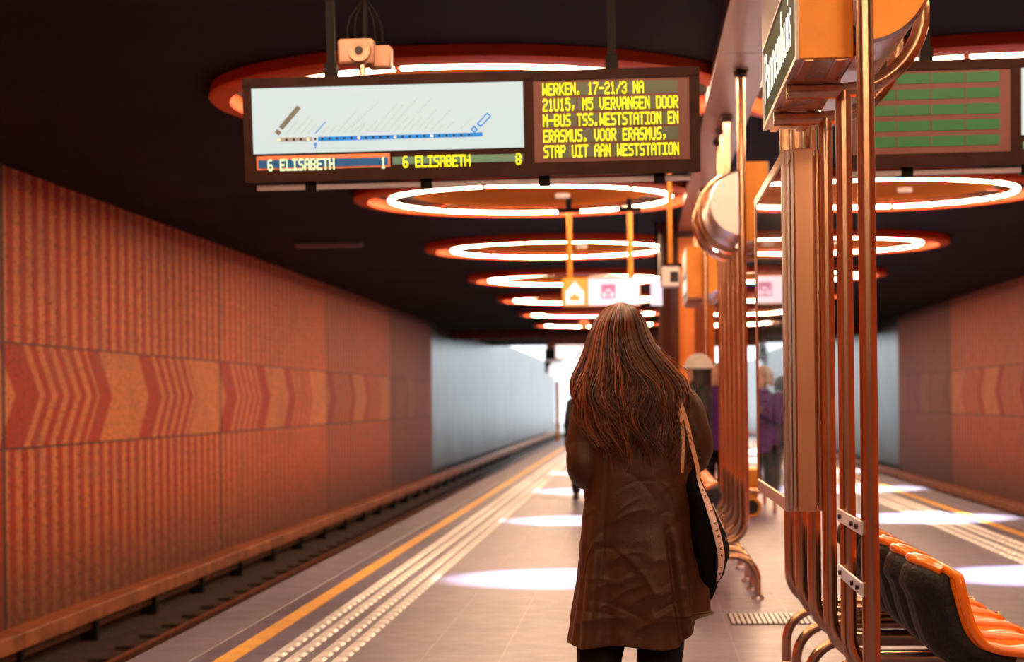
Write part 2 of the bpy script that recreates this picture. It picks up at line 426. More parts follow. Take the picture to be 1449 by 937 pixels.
# ------------------------------------------------------------------ LED font
F5 = {'A':'01110 10001 10001 11111 10001 10001 10001','B':'11110 10001 10001 11110 10001 10001 11110','D':'11110 10001 10001 10001 10001 10001 11110',
'E':'11111 10000 10000 11110 10000 10000 11111','G':'01111 10000 10000 10111 10001 10001 01110','H':'10001 10001 10001 11111 10001 10001 10001','I':'11111 00100 00100 00100 00100 00100 11111',
'K':'10001 10010 10100 11000 10100 10010 10001','L':'10000 10000 10000 10000 10000 10000 11111','M':'10001 11011 10101 10101 10001 10001 10001','N':'10001 11001 10101 10101 10011 10001 10001',
'O':'01110 10001 10001 10001 10001 10001 01110','P':'11110 10001 10001 11110 10000 10000 10000','R':'11110 10001 10001 11110 10100 10010 10001','S':'01111 10000 10000 01110 00001 00001 11110',
'T':'11111 00100 00100 00100 00100 00100 00100','U':'10001 10001 10001 10001 10001 10001 01110','V':'10001 10001 10001 10001 10001 01010 00100','W':'10001 10001 10001 10101 10101 11011 10001',
'1':'00100 01100 00100 00100 00100 00100 01110','2':'01110 10001 00001 00110 01000 10000 11111','3':'01110 10001 00001 00110 00001 10001 01110','5':'11111 10000 11110 00001 00001 10001 01110',
'6':'01110 10000 10000 11110 10001 10001 01110','7':'11111 00001 00010 00100 00100 01000 01000','8':'01110 10001 10001 01110 10001 10001 01110','-':'00000 00000 00000 11111 00000 00000 00000',
'/':'00001 00001 00010 00100 01000 10000 10000','.':'00000 00000 00000 00000 00000 01100 01100',',':'00000 00000 00000 00000 01100 00100 01000'}
def led(mb, text, x, z, cw, ch, y):
    """dot-matrix text: x left, z top; cw, ch size of one character cell"""
    px, pz = cw/6, ch/7
    for i, c in enumerate(text):
        if c == ' ': continue
        for r, row in enumerate(F5[c].split()):
            for q, b in enumerate(row):
                if b == '1':
                    a = x+i*cw+q*px; t = z-r*pz
                    mb.box(a-px*.14, a+px*1.14, y-.003, y, t-pz*1.08, t+pz*.08)
def text_mesh(txt, size, M4, ext=.002, bold=0):
    cu = bpy.data.curves.new('lettering', 'FONT'); cu.body = txt; cu.size = size; cu.extrude = ext; cu.offset = bold; cu.resolution_u = 3
    o = bpy.data.objects.new('lettering', cu); C.objects.link(o)
    bpy.context.view_layer.update()
    me = bpy.data.meshes.new_from_object(o.evaluated_get(bpy.context.evaluated_depsgraph_get()))
    bpy.data.objects.remove(o); me.transform(M4)
    return me

M['screen'] = emat('map_screen', (.80,.90,.87), .84); M['screen'].node_tree.nodes['Principled BSDF'].inputs['Base Color'].default_value = (.02,.02,.02,1)
M['ledback'] = mat('led_backing', (.15,.06,.055), .35)
M['ledcell'] = mat('led_cell_dim', (.10,.13,.10), .3)
M['ledgreen'] = emat('led_cell_green', (.05,.28,.08), .22)
M['ledteal'] = mat('led_cell_teal', (.12,.27,.24), .3)
M['ledy'] = emat('led_yellow', (1.0,.88,.015), 1.15)
M['ledw'] = emat('led_pale', (.85,1.0,.55), 1.0)
M['ledblue'] = emat('led_blue', (.01,.10,.22), .8)
M['lineblue'] = emat('line_blue', (.0,.24,.70), .8)
M['linetaupe'] = emat('line_taupe', (.38,.31,.26), .8)
M['ptgrey'] = emat('print_grey', (.50,.60,.55), .85)
M['ptdark'] = emat('print_dark', (.20,.17,.12), .7)
M['dotblack'] = mat('dot_black', (.01,.01,.015), .5)
M['dotwhite'] = emat('dot_white', (1,.75,.45), 1.1)
M['frame_or'] = mat('copper_frame', (.85,.30,.16), .35, .3)
M['silver'] = mat('silver_strip', (.62,.56,.62), .35, .6)

def display(loc, label, mirror):
    W, H = 2.46, .56
    t = thing('information_display', label, 'display', loc); t.rotation_euler = (0, -.007, 0)
    # local frame: x right, z up from the case's bottom, front face at y = 0 ; tilted forward
    tilt = Matrix.Rotation(math.radians(5), 4, 'X')
    def fin(mb, name, m, par=t, sm=False):
        mb.xf(tilt); return mb.build(name, m, par, smooth=sm)
    def D(px, py):
        a = (px-343)/650*W; b = H-(py-(110.5-.0235*(px-343)))/147*H
        if mirror: a = W-a
        return a, b
    def R(mb, px0, px1, py0, py1, y0, y1):      # box from picture measures of the left display
        xm = (px0+px1)/2; sh = .0235*(xm-px0)
        a0, bt = D(px0, py0); a1, _ = D(px1, py0); _, bb = D(px0, py1)
        lo, hi = min(a0, a1), max(a0, a1)
        mb.box(lo, hi, y0, y1, bb, bt); return lo, hi, bb, bt
    mb = MB(); mb.box(0, W, 0, .2, 0, H)
    case = fin(MB().box(0, W, .012, .22, 0, H, .008), 'case', M['case'])
    mb = MB()
    for (px0, px1, py0, py1) in ((343, 993, 110.5, 124.5), (343, 993, 240, 257.4)):
        _, bt = D(343, py0); _, bb = D(343, py1); mb.box(0, W, 0, .02, bb, bt)
    for (px0, px1) in ((343, 356), (744, 758.5), (978.5, 993)):
        a0, _ = D(px0, 110); a1, _ = D(px1, 110); mb.box(min(a0, a1), max(a0, a1), .0, .02, .05, H-.04)
    fin(mb, 'bezel', M['case'])
    # map screen
    mb = MB(); s0, s1, sb, stt = R(mb, 356, 744, 124.7, 217, .004, .015); fin(mb, 'map_screen', M['screen'])
    if True:
        S = t.children[-1]
        def P(cx, cy):   # crop coordinates of the close-up
            return D(320+cx/4.025, 80+cy/4.025)
        def bar(mb, c0, c1, w, y=.0015, d=.0025):
            (a0, b0), (a1, b1) = P(*c0), P(*c1); d2 = Vector((a1-a0, b1-b0)); n = Vector((-d2.y, d2.x)).normalized()*w/2
            mb.add([(a0+n.x, y, b0+n.y), (a1+n.x, y, b1+n.y), (a1-n.x, y, b1-n.y), (a0-n.x, y, b0-n.y),
                    (a0+n.x, y+d, b0+n.y), (a1+n.x, y+d, b1+n.y), (a1-n.x, y+d, b1-n.y), (a0-n.x, y+d, b0-n.y)],
                   [(0,1,2,3),(4,5,6,7),(0,1,5,4),(1,2,6,5),(2,3,7,6),(3,0,4,7)])
        mb = MB(); bar(mb, (522,466), (1392,444), .022); bar(mb, (1392,444), (1470,441), .022)
        mb2 = MB(); bar(mb2, (292,470), (488,466), .020)
        # line continues to x=1449+: express last stretch from the second close-up
        fin(mb, 'metro_line', M['lineblue'], S); fin(mb2, 'metro_line', M['linetaupe'], S)
        mb = MB(); bar(mb, (308,405), (418,283), .026, d=.003); bar(mb, (284,436), (300,418), .028, d=.003); fin(mb, 'terminus_plate', M['ptdark'], S)
        mb = MB(); mb2 = MB()
        def P2(cx, cy): return ((660+cx/4.025)-320)*4.025, ((80+cy/4.025)-80)*4.025
        bar(mb, P2(80,392), P2(143,328), .030, d=.002); bar(mb, P2(44,424), P2(66,402), .030, d=.002); fin(mb, 'terminus_plate', M['lineblue'], S)
        bar(mb2, P2(86,386), P2(138,333), .016, y=.0005, d=.001); bar(mb2, P2(50,418), P2(60,408), .014, y=.0005, d=.001); fin(mb2, 'terminus_plate_centre', M['screen'], S)
        dots = []; whites = []
        for cx in [340,382,424, 548,590,632,674,716,800,842,884,926, 1010,1052,1094,1136,1222,1264,1306,1348,1392]: dots.append((cx, 470-(cx-298)*.024))
        for cx in (298,465,758,968,1179): whites.append((cx, 470-(cx-298)*.024))
        dots.append((507,466))
        for L, mm, r in ((dots, 'dotblack', .007), (whites, 'dotwhite', .008)):
            mb = MB()
            for c in L:
                a, b = P(*c); n = 10
                mb.add([(a+r*cos(2*PI*k/n), -.0015, b+r*sin(2*PI*k/n)) for k in range(n)]+[(a+r*cos(2*PI*k/n), .002, b+r*sin(2*PI*k/n)) for k in range(n)],
                       [tuple(range(n))]+[(k, (k+1)%n, n+(k+1)%n, n+k) for k in range(n)])
            fin(mb, 'dot_pattern', M[mm], S)
        mb = MB(); bar(mb, (507,520), (507,498), .006); bar(mb, (497,500), (517,500), .005); bar(mb, (507,486), (498,500), .006); bar(mb, (507,486), (516,500), .006); bar(mb, (507,434), (570,367), .005); fin(mb, 'position_arrow', M['lineblue'], S)
        mb = MB(); rng = random.Random(3)
        ends = [(340,436,415,352),(383,436,480,332),(425,436,497,355),(466,432,518,380),(550,430,585,395),(592,430,632,388),(634,430,752,305),(676,428,760,345),(718,426,803,372),(718,400,883,252),
                (760,424,800,378),(803,424,868,360),(845,422,988,265),(887,420,1022,272),(928,420,1100,238),(970,418,1048,340),(1012,418,1085,345),(1054,416,1130,340),(1096,414,1210,300),(1100,325,1190,230),(1138,412,1190,352),
                (1180,412,1300,292),(1222,412,1248,385),(1264,410,1318,360),(1345,410,1410,352)]
        for a0, b0, a1, b1 in ends:
            L = math.hypot(a1-a0, b1-b0); t0 = 0
            while t0 < L-4:
                l = min(rng.uniform(10, 34), L-t0)
                bar(mb, (a0+(a1-a0)*t0/L, b0+(b1-b0)*t0/L), (a0+(a1-a0)*(t0+l)/L, b0+(b1-b0)*(t0+l)/L), .0065); t0 += l+4
        fin(mb, 'stop_name_marks', M['ptgrey'], S)
    # lower strips with destinations
    for (px0, px1, py0, py1, lit, txt, num) in ((360, 552, 220, 241, True, ' 6 ELISABETH', '1'), (553, 745, 215.5, 236, False, '  6 ELISABETH', '8')):
        sh = 0
        mb = MB()
        lo, hi, bb, bt = R(mb, px0, px1, py0, py1, .006, .016)
        line = fin(mb, 'line_strip', M['frame_or'] if lit else M['case'])
        mb = MB(); mb.box(lo+.01, hi-.012, .002, .008, bb+.016, bt-.022); fin(mb, 'strip_screen', M['ledblue'] if lit else M['ledteal'], line)
        if not mirror:
            mb = MB(); led(mb, txt, lo+.028 if lit else lo+.0, bt-.019, .0335, .062, .001)
            led(mb, num, hi-.05, bt-.019, .0335, .062, .001)
            fin(mb, 'strip_lettering', M['ledw'] if lit else M['ledy'], line)
    # LED panel
    mb = MB(); lo, hi, bb, bt = R(mb, 758.5, 978.5, 115.6, 229.5, .006, .016); pan = fin(mb, 'led_panel', M['ledback'])
    x0, x1 = lo+.05, hi-.055; rows = 5; ph = (bt-bb-.02)/rows
    rowsT = ['WERKEN. 17-21/3 NA', '21U15, M5 VERVANGEN DOOR', 'M-BUS TSS.WESTSTATION EN', 'ERASMUS. VOOR ERASMUS,', 'STAP UIT AAN WESTSTATION']
    cells = MB(); txt = MB()
    for r in range(rows):
        zt = bt-.012-r*ph
        for q in range(4):
            w = (x1-x0)/4; cells.box(x0+q*w+.004, x0+(q+1)*w-.004, .003, .008, zt-(.054 if mirror else .068), zt)
        if not mirror: led(txt, rowsT[r], x0, zt-.001, (x1-x0)/24, .066, .002)
    fin(cells, 'led_cells', M['ledgreen'] if mirror else M['ledcell'], pan)
    if not mirror: fin(txt, 'led_lettering', M['ledy'], pan)
    # rail underneath
    mb = MB(); mb.box(.05, W-.05, .05, .13, -.045, -.012, .004); fin(mb, 'lower_rail', M['silver'])
    for k in (.35, .98, 1.62, 2.24):
        fin(MB().box(k-.03, k+.03, .04, .14, -.055, .004), 'rail_clamp', M['dark'])
    # hangers reach the ceiling (not tilted)
    for px in (466, 870):
        a, _ = D(px, 110)
        mb = MB(); mb.box(a-.022, a+.022, .08, .125, H-.02, CZ-loc[2]); mb.box(a-.035, a+.035, .06, .145, H-.01, H+.09, .004); mb.box(a-.06, a+.06, .04, .17, CZ-loc[2]-.012, CZ-loc[2]); mb.build('hanger_post', M['dark'], t)
    return t
YD = 11.0
display((-2.12, YD, 2.60), 'lit hanging information board with line map and yellow text about WESTSTATION', False)
display((1.09, YD, 2.62), 'hanging information board right of the steel poles, with blank green text cells', True)

# compact twin camera on the left display
t = thing('ceiling_camera', 'white twin-lens camera on a short stem above the left information board', 'camera', (-1.505, YD+.1, 3.19))
M['cam'] = mat('camera_body', (.62,.33,.22), .4)  # orange lamplight put into the colour of the white body
MB().box(-.11, .085, -.05, .05, .055, .19, .012).build('body', M['cam'], t, smooth=True)
MB().lathe([(.001,-.085),(.018,-.085),(.02,-.075),(.045,-.085),(.06,-.085),(.066,-.05),(.066,-.03)], .01, .12, 28, axis='y').build('lens_ring', M['cam'], t, smooth=True)
MB().lathe([(.001,-.088),(.022,-.087)], .01, .12, 20, axis='y').build('lens', M['dotblack'], t)
MB().box(.04, .17, .02, .14, .04, .165, .012).build('second_housing', M['cam'], t, smooth=True)
MB().tube([(.015,.0,-.03),(.015,.0,.06)], .02).build('stem', M['tube'], t, smooth=True)
mb = MB(); mb.tube([(.03,.02,.18),(.03,.02,CZ-3.19)], .018); mb.box(-.05,.11,-.06,.1,CZ-3.21,CZ-3.192); mb.build('ceiling_bracket', M['dark'], t, smooth=True)
mb = MB()
for (x, xe) in ((-.06, -.01), (-.02, 0), (.09, .02), (.13, .03)):
    mb.tube([(x, 0, .18), (x-.004, 0, .25), (x*.8, .01, .32), (xe+.02, .02, .40), (xe+.03, .03, .46)], .006, 8)
mb.tube([(.02,.0,.44),(.08,0,.5),(.16,0,.53),(.3,.02,.545)], .008, 8)
mb.build('cable', M['dark'], t, smooth=True)
tag(MB().tube([(-1.35, YD+.1, 3.68), (.28, YD+.1, 3.68)], .014, 10).tube([(-1.3, YD+.1, 3.68), (-1.3, YD+.1, CZ)], .008, 8).tube([(.2, YD+.1, 3.68), (.2, YD+.1, CZ)], .008, 8).build('cable_conduit', M['tube'], None, smooth=True),
    'thin horizontal cable conduit above the left information board', 'conduit')

# ------------------------------------------------------------------ pole groups, drums, signs, benches
GY = [7.05, 7.82, 8.55, 9.3, 10.05, 10.8]
def pole_frame(sgn, y0, label, plain=False):
    """sgn +1: bends, drum and seats to the right (near stand); -1 to the left"""
    t = thing('pole_stand', label, 'pole stand', (XC, y0, 0), 0, 'steel tube stands along the middle of the platform')
    r = .0305; R = .17; zb = .325; zs = zb+R
    n = 6
    for i in range(n):
        yy = (i*.756) if sgn > 0 else i*.83
        if i in (1, 2) : top = 2.56
        else: top = 3.85
        path = [(0, yy, top), (0, yy, zs+.4), (0, yy, zs)] + [(sgn*(R-R*cos(a)), yy, zs-R*sin(a)) for a in [math.radians(q) for q in range(10, 91, 8)]] + [(sgn*.95, yy, zb)]
        MB().tube(path, r, 20).build('pole', M['tube'], t, smooth=True)
        if top > 3: MB().lathe([(r, 3.80), (.055, 3.815), (.06, 3.835), (.06, 3.851)], 0, yy, 20).build('ceiling_flange', M['flange'], t, smooth=True)
        else:
            hz = 2.86; hr = .30
            path = [(-sgn*.212, yy, hz-hr), (0, yy, hz-hr)] + [(sgn*hr*sin(a), yy, hz-hr*cos(a)) for a in [math.radians(q) for q in range(10, 181, 10)]] + [(-sgn*.05, yy, hz+hr)]
            MB().tube(path, r*.98, 20).build('hoop_tube', M['tube'], t, smooth=True)
    # feet
    for yy in ([.45, 1.55, 2.3, 3.0, 3.7] if sgn > 0 else [-1.0, -.3, .4, 1.5, 2.4, 3.3]):
        fr = .17; fz = .30; fx = -sgn*.03
        if sgn < 0: fx = .03
        x_in = sgn*.9
        path = [(x_in, yy, fz), (fx+sgn*fr, yy, fz)] + [(fx+sgn*(fr-fr*sin(a)), yy, fz-fr+fr*cos(a)) for a in [math.radians(q) for q in range(9, 91, 9)]] + [(fx, yy, .004)]
        f = MB().tube(path, .0245, 18).build('foot_tube', M['tube'], t, smooth=True)
        MB().lathe([(.0246,.03),(.03,.03),(.045,.012),(.045,0)], fx, yy, 20).build('foot_plate', M['steel'], f, smooth=True)
    # front support and long rails under the seats
    for xx in (.62,):
        MB().tube([(sgn*xx, -.15 if sgn > 0 else -1.2, .375), (sgn*xx, 4.1, .375)], .024, 14).build('seat_rail', M['tube'], t, smooth=True)
    for yy in ([1.2, 3.2] if sgn > 0 else [-.6, 1.4, 3.4]):
        MB().tube([(sgn*.85, yy, .33), (sgn*.85, yy, .0)], .024, 14).build('front_leg', M['tube'], t, smooth=True)
    # drum between hoops
    dz = 2.86; dr = .245
    a0, a1 = (-PI/2, PI/2) if sgn > 0 else (PI/2, 3*PI/2)
    L = 1.9
    ys = .05 if sgn > 0 else -.02
    d = MB(); d.lathe([(dr-.012, ys), (dr, ys+.012), (dr, ys+L), (dr-.01, ys+L+.01)], 0, dz, 40, a0, a1, axis='y')
    dm = d.build('drum', M['steel'], t, smooth=True)
    pts = [(0+(dr-.012)*cos(a0+(a1-a0)*k/30), ys+.002, dz+(dr-.012)*sin(a0+(a1-a0)*k/30)) for k in range(31)]
    MB().add(pts+[(p[0], p[1]+.012, p[2]) for p in pts], [tuple(range(31)), tuple(range(61, 30, -1))]+[(k, k+1, 32+k, 31+k) for k in range(30)]).build('drum_end', M['orange_panel'] if sgn > 0 else M['steel'], t)
    if sgn > 0:
        for z in (.955, .745):
            mb = MB(); mb.box(-.034, -.026, -.03, .80, z-.025, z+.025, .003)
            b = mb.build('bracket_bar', M['white_metal'], t)
            for yy in (.08, .25, .68): MB().tube([(-.034, yy, z), (-.045, yy, z)], .009, 8).build('bolt', M['flange'], b, smooth=True)
        MB().tube([(-.0265, 1.512, .90), (-.0205, 1.512, .90)], .011, 12).build('bolt_hole', M['dotblack'], t)
    return t
pole_frame(1, 7.05, 'nearest steel tube stand, holding the PANNENHUIS sign and the map case')
pole_frame(-1, 15.4, 'second steel tube stand, behind the woman, with silver drum and tubes bending left')
pole_frame(1, 23.95, 'third steel tube stand, in front of the orange column')

def sign_box(side, y0, label, text=True):
    """side -1: face to the left of the poles; +1 to the right"""
    t = thing('station_sign', label, 'station sign', (XC, y0, 2.595))
    s = side; x0, x1 = sorted((s*.015, s*.205)); L = 1.92
    MB().box(x0, x1, .01, L, .004, .60, .005).build('housing', M['steel'], t)
    fx0, fx1 = sorted((s*.205, s*.211))
    face = MB().box(fx0, fx1, .03, L-.03, .02, .345).build('sign_face', M['green_face'], t)
    fr = MB()
    a, b = sorted((s*.2, s*.217))
    fr.box(a, b, 0, L, .0, .018); fr.box(a, b, 0, .026, .018, .355); fr.box(a, b, L-.026, L, .018, .355); fr.box(a, b, 0, L, .347, .36)
    fr.build('face_frame', M['white_metal'], t)
    MB().box(a, b-.002*(s<0), .0, L, .36, .6).build('top_plate', M['purple_steel'], t)
    MB().box(x0, x1, -.012, .012, .0, .60, .004).build('end_panel', M['orange_panel'], t)
    st = MB()
    st.box(x0+.02, x0+.05, .0, L, -.006, .006); st.box(x1-.06, x1-.025, .0, L, -.006, .006); st.box(x0, x1, .45, .5, -.008, .005); st.box(x0, x1, 1.2, 1.25, -.008, .005)
    st.build('strap', M['steel2'], t)
    if text and s < 0:
        Mx = Matrix(((0,0,-1,-.213),(-1,0,0,L-.08),(0,1,0,.10),(0,0,0,1)))
        me = text_mesh('Pannenhuis', .315, Mx @ Matrix.Scale(1.12, 4, (1,0,0)), .001, -.002)
        me.materials.append(M['letter']); o = bpy.data.objects.new('sign_lettering', me); C.objects.link(o); o.parent = face
    return t
sign_box(-1, 7.28, 'nearest hanging sign box reading Pannenhuis with orange end panel')
sign_box(1, 15.6, 'hanging sign box on the second pole stand, orange end beside the silver drum')
sign_box(-1, 24.2, 'small distant sign box with orange end, in front of the orange column')

# map case
M['glass'] = mat('case_glass', (1,1,1), .02)
b = M['glass'].node_tree.nodes['Principled BSDF']; b.inputs['Transmission Weight'].default_value = 1.0; b.inputs['IOR'].default_value = 1.9
M['poster'] = mat('poster_paper', (.42,.50,.47), .6, var=.35, vscale=3)
t = thing('map_case', 'tall steel map case with glass front mounted on the near poles', 'display case', (.60, 8.57, .93))
L = 2.05; H = 1.5; Wd = .15
mb = MB(); mb.box(.018, .135, .03, L-.02, .02, H-.02); mb.build('case_body', M['steel2'], t)
mb = MB()
mb.box(.0, .03, 0, .05, 0, H, .004); mb.box(.0, .03, L-.05, L, 0, H, .004); mb.box(0, .03, .05, L-.05, 0, .06, .004); mb.box(0, .03, .05, L-.05, H-.05, H, .004)
mb.build('door_frame', M['steel2'], t)
MB().box(.006, .010, .045, L-.045, .055, H-.045).build('glass', M['glass'], t)
ps = MB().box(.0135, .0175, .06, L-.06, .07, H-.06).build('poster', M['poster'], t)
pm = MB(); rng = random.Random(9)
pp = [((.50,.62,.80), mat('print_white', (.72,.78,.78), .6)), (0, mat('print_teal', (.02,.24,.30), .5)), (0, mat('print_black', (.04,.04,.045), .5)), (0, mat('print_lime', (.35,.5,.12), .5))]
mats = [q[1] for q in pp]
def pbox(i, y0, y1, z0, z1, d=0): pm.m = i; pm.box(.0118-d, .0136-d, y0, y1, z0, z1)
pbox(0, .12, .92, .12, .95); pbox(0, 1.05, 1.92, .12, .95); pbox(2, .12, 1.92, 1.0, 1.08); pbox(1, .62, .95, .16, .66, .001); pbox(2, 1.2, 1.85, .2, .80, .001)
pbox(0, .2, .8, 1.12, 1.38); pbox(3, 1.1, 1.4, 1.12, 1.38); pbox(2, 1.45, 1.9, 1.15, 1.36)
for k in range(13): pbox(0, 1.25, 1.25+rng.uniform(.3, .55), .24+k*.042, .252+k*.042, .0018)
for k in range(3): pbox(0, .68, .88, .22+k*.14, .29+k*.14, .0018)
pm.build('poster_print', mats, ps)
mb = MB(); mb.box(.0, .012, -.012, .0, 0, H, .002); mb.box(.018, .03, -.016, .0, 0, H, .002); mb.box(.034, .048, -.012, 0, .0, H, .002); mb.build('edge_strip', M['steel'], t)
MB().box(.05, .128, -.024, .02, .0, H+.005, .004).build('end_panel', M['steel2'], t)
MB().box(.136, .152, -.01, .06, .0, H, .004).build('rear_post', M['tube'], t)
MB().box(.031, .033, -.018, -.01, .62, .70).build('lock', M['steel'], t)

# bucket seats
def prof(tab, s): return interp(tab, s)
CEN = [(0,-.115,.80),(.12,-.125,.74),(.3,-.105,.62),(.45,-.07,.50),(.58,.0,.435),(.72,.12,.42),(.88,.32,.43),(.96,.39,.425),(1,.42,.395)]
EDG = [(0,.0,.775),(.12,.012,.73),(.3,.03,.64),(.45,.055,.55),(.58,.10,.485),(.72,.19,.462),(.88,.33,.455),(.96,.40,.44),(1,.43,.40)]
def sm(tab, s):
    acc = [0, 0]; w = 0
    for d, q in ((-.05,1),(-.025,2),(0,3),(.025,2),(.05,1)):
        p = prof(tab, max(0, min(1, s+d))); acc[0] += p[0]*q; acc[1] += p[1]*q; w += q
    return acc[0]/w, acc[1]/w
def SP(s, t, off=0):
    c, e = sm(CEN, s), sm(EDG, s); k = abs(t)**2.3
    x = c[0]+(e[0]-c[0])*k; z = c[1]+(e[1]-c[1])*k
    if s < .1: z -= (1-s/.1)**2*.0+.03*abs(t)**5*(1-s/.1)
    w = .225*(1-.10*max(0, 1-s/.25)**2)
    return Vector((x, t*w, z))
def bucket_seat():
    t = thing('bucket_seat', '', 'seat')
    mb = MB(); mb.grid(lambda u, v: SP(u, v*2-1), 34, 25)
    sh = mb.build('seat_shell', M['seat'], t, smooth=60)
    so = sh.modifiers.new('thick', 'SOLIDIFY'); so.thickness = .007; so.offset = 0
    loop = [SP(0, -1+2*k/16) for k in range(17)] + [SP(k/24, 1) for k in range(1, 25)] + [SP(1, 1-2*k/12) for k in range(1, 13)] + [SP(1-k/24, -1) for k in range(1, 24)]
    MB().tube(loop, .019, 12, closed=True).build('rim', M['seat'], t, smooth=True)
    # rolled lip at the top of the back
    lip = [SP(0, -1+2*k/20)+Vector((-.018, 0, -.003)) for k in range(1, 20)]
    MB().tube(lip, .019, 10).build('top_lip', M['seat'], t, smooth=True)
    def BK(u, v):
        s = .045+u*.72; tt = (v*2-1)*.93; p = SP(s, tt)
        d = .038+.018*math.exp(-((s-.17)/.05)**2)+.012*max(0, 1-abs(abs(tt)-.45)/.14)
        e = SP(min(1, s+.02), tt)-SP(s-.02, tt); n = Vector((e.z, 0, -e.x)).normalized()
        if n.x+n.z > 0: n = -n
        edge = max(0, 1-min(1, (1-abs(v*2-1))/.08)); topf = max(0, 1-u/.05)
        d *= (1-.75*edge)*(1-.6*topf)
        return p+n*d
    mb = MB(); mb.grid(BK, 34, 25)
    bk = mb.build('back_cover', M['seatback'], t, smooth=60)
    so = bk.modifiers.new('thick', 'SOLIDIFY'); so.thickness = .006; so.offset = 0
    mb = MB(); mb.box(.10, .30, -.05, .05, .395, .412); mb.box(.10, .14, -.03, .03, .37, .40); mb.box(.26, .30, -.03, .03, .37, .40); mb.build('mount', M['steel'], t)
    return t
seat0 = bucket_seat(); used = False
for (sgn, ys, nm, lab) in ((1, [7.82+.50*k for k in range(6)], 'near', 'row right of the near poles'), (-1, [14.9+.54*k for k in range(8)], 'second', 'row left of the second pole stand'), (1, [25.3+.5*k for k in range(5)], 'third', 'row right of the third pole stand')):
    for k, yy in enumerate(ys):
        o = copy_tree(seat0) if used else seat0; used = True
        o.location = (XC+sgn*.37, yy, 0); o.rotation_euler = (0, 0, 0 if sgn > 0 else PI)
        ordn = ['nearest', 'second', 'third', 'fourth', 'fifth', 'sixth', 'seventh', 'eighth'][k]
        tag(o, 'orange bucket seat, %s in the %s' % (ordn, lab), 'seat', 'orange bucket seats in the ' + lab)

# floor drain grate
t = thing('drain_grate', 'slotted metal drain grate in the platform floor beside the near poles', 'grate', (.55, 12.75, 0))
MB().box(0, .62, 0, .62, .0005, .004).build('grate_bed', M['dark'], t)
mb = MB()
for k in range(19): mb.box(.012+k*.0325, .030+k*.0325, .01, .61, .003, .009)
mb.build('grate_bars', M['silver'], t)

# ------------------------------------------------------------------ middle distance
t = thing('column', 'round orange clad column in the middle of the platform', 'column', (.72, 30.6, 0))
MB().lathe([(.43, 0), (.43, .12), (.41, .14), (.41, 4.0)], 0, 0, 48).build('cladding', M['orange_col'], t, smooth=30)
MB().lathe([(.422, .14), (.422, 4.0)], 0, 0, 12, math.radians(165), math.radians(252)).lathe([(.422, 3.78), (.422, 4.0)], 0, 0, 40, math.radians(252), math.radians(520)).build('brown_cladding_strip', M['brown_col'], t, smooth=True)
# hanging white box on orange pole
t = thing('hanging_monitor', 'small white box hanging on an orange pole below the left board', 'monitor', (.32, 20.4, 2.62))
MB().box(-.095, .095, -.09, .10, -.11, .10, .015).build('housing', M['white_metal'], t, smooth=True)
MB().box(-.005, .075, -.098, -.088, -.06, .045, .002).build('screen', M['dotblack'], t)
MB().tube([(.0, .03, .10), (0, .03, 1.38)], .028).build('hanging_pole', M['orange_panel'], t, smooth=True)
MB().box(-.07, .11, -.06, .1, .1, .125, .004).build('top_bracket', M['dark'], t)
# hanging route sign with house pictogram
t = thing('hanging_sign', 'lit hanging sign with white house pictogram on yellow beside pink square logo', 'sign', (-.97, 26, 2.59))
MB().box(0, 1.0, 0, .12, 0, .37, .008).build('sign_case', M['orange_panel'], t)
M['sgy'] = emat('sign_yellow', (.95,.42,.06), .85); M['sgw'] = emat('sign_white', (1,.97,.98), 1.0); M['sgp'] = emat('sign_pink', (.98,.80,.90), 1.0); M['sgm'] = emat('sign_mauve', (.70,.22,.38), .8)
p1 = MB().box(.015, .325, -.006, .0, .015, .355).build('pictogram_panel', M['sgy'], t)
mb = MB(); mb.add([(.05,-.010,.03),(.28,-.010,.03),(.28,-.010,.20),(.25,-.010,.22),(.165,-.010,.325),(.08,-.010,.22),(.05,-.010,.20)], [tuple(range(7))]); mb.build('house_pictogram', M['sgw'], p1)
mb = MB(); mb.add([(.10,-.013,.08),(.225,-.013,.08),(.225,-.013,.16),(.195,-.013,.13),(.1625,-.013,.18),(.13,-.013,.13),(.10,-.013,.16)], [tuple(range(7))]); mb.build('house_pictogram_centre', M['sgy'], p1)
p2 = MB().box(.335, .985, -.006, .0, .015, .355).build('logo_panel', M['sgp'], t)
mb = MB(); mb.box(.50, .68, -.010, -.006, .10, .28); mb.build('logo_square', M['sgm'], p2)
mb = MB(); mb.box(.52, .56, -.013, -.010, .115, .18); mb.box(.62, .66, -.013, -.010, .115, .18); mb.box(.56, .62, -.013, -.010, .19, .215); mb.box(.575, .605, -.013, -.010, .13, .16); mb.build('logo_marks', M['sgp'], p2)
for x in (.10, .87): MB().tube([(x, .06, .37), (x, .06, 1.2)], .035, 12).build('hanger_post', M['orange_panel'], t, smooth=True); MB().box(x-.15, x+.15, -.0, .12, 1.2, 1.26, .01).tube([(x, .06, 1.24), (x, .06, 1.41)], .04, 12).build('hanger_cross_bar', M['dark'], t, smooth=True)
t = thing('small_lit_sign', 'small pale pink lit panel hanging left of the orange column', 'sign', (.18, 30, 2.78))
MB().box(0, .17, 0, .1, 0, .36, .008).build('panel_case', M['sgp'], t); MB().tube([(.085, .05, .36), (.085, .05, 1.22)], .02).build('hanger_post', M['dark'], t, smooth=True)
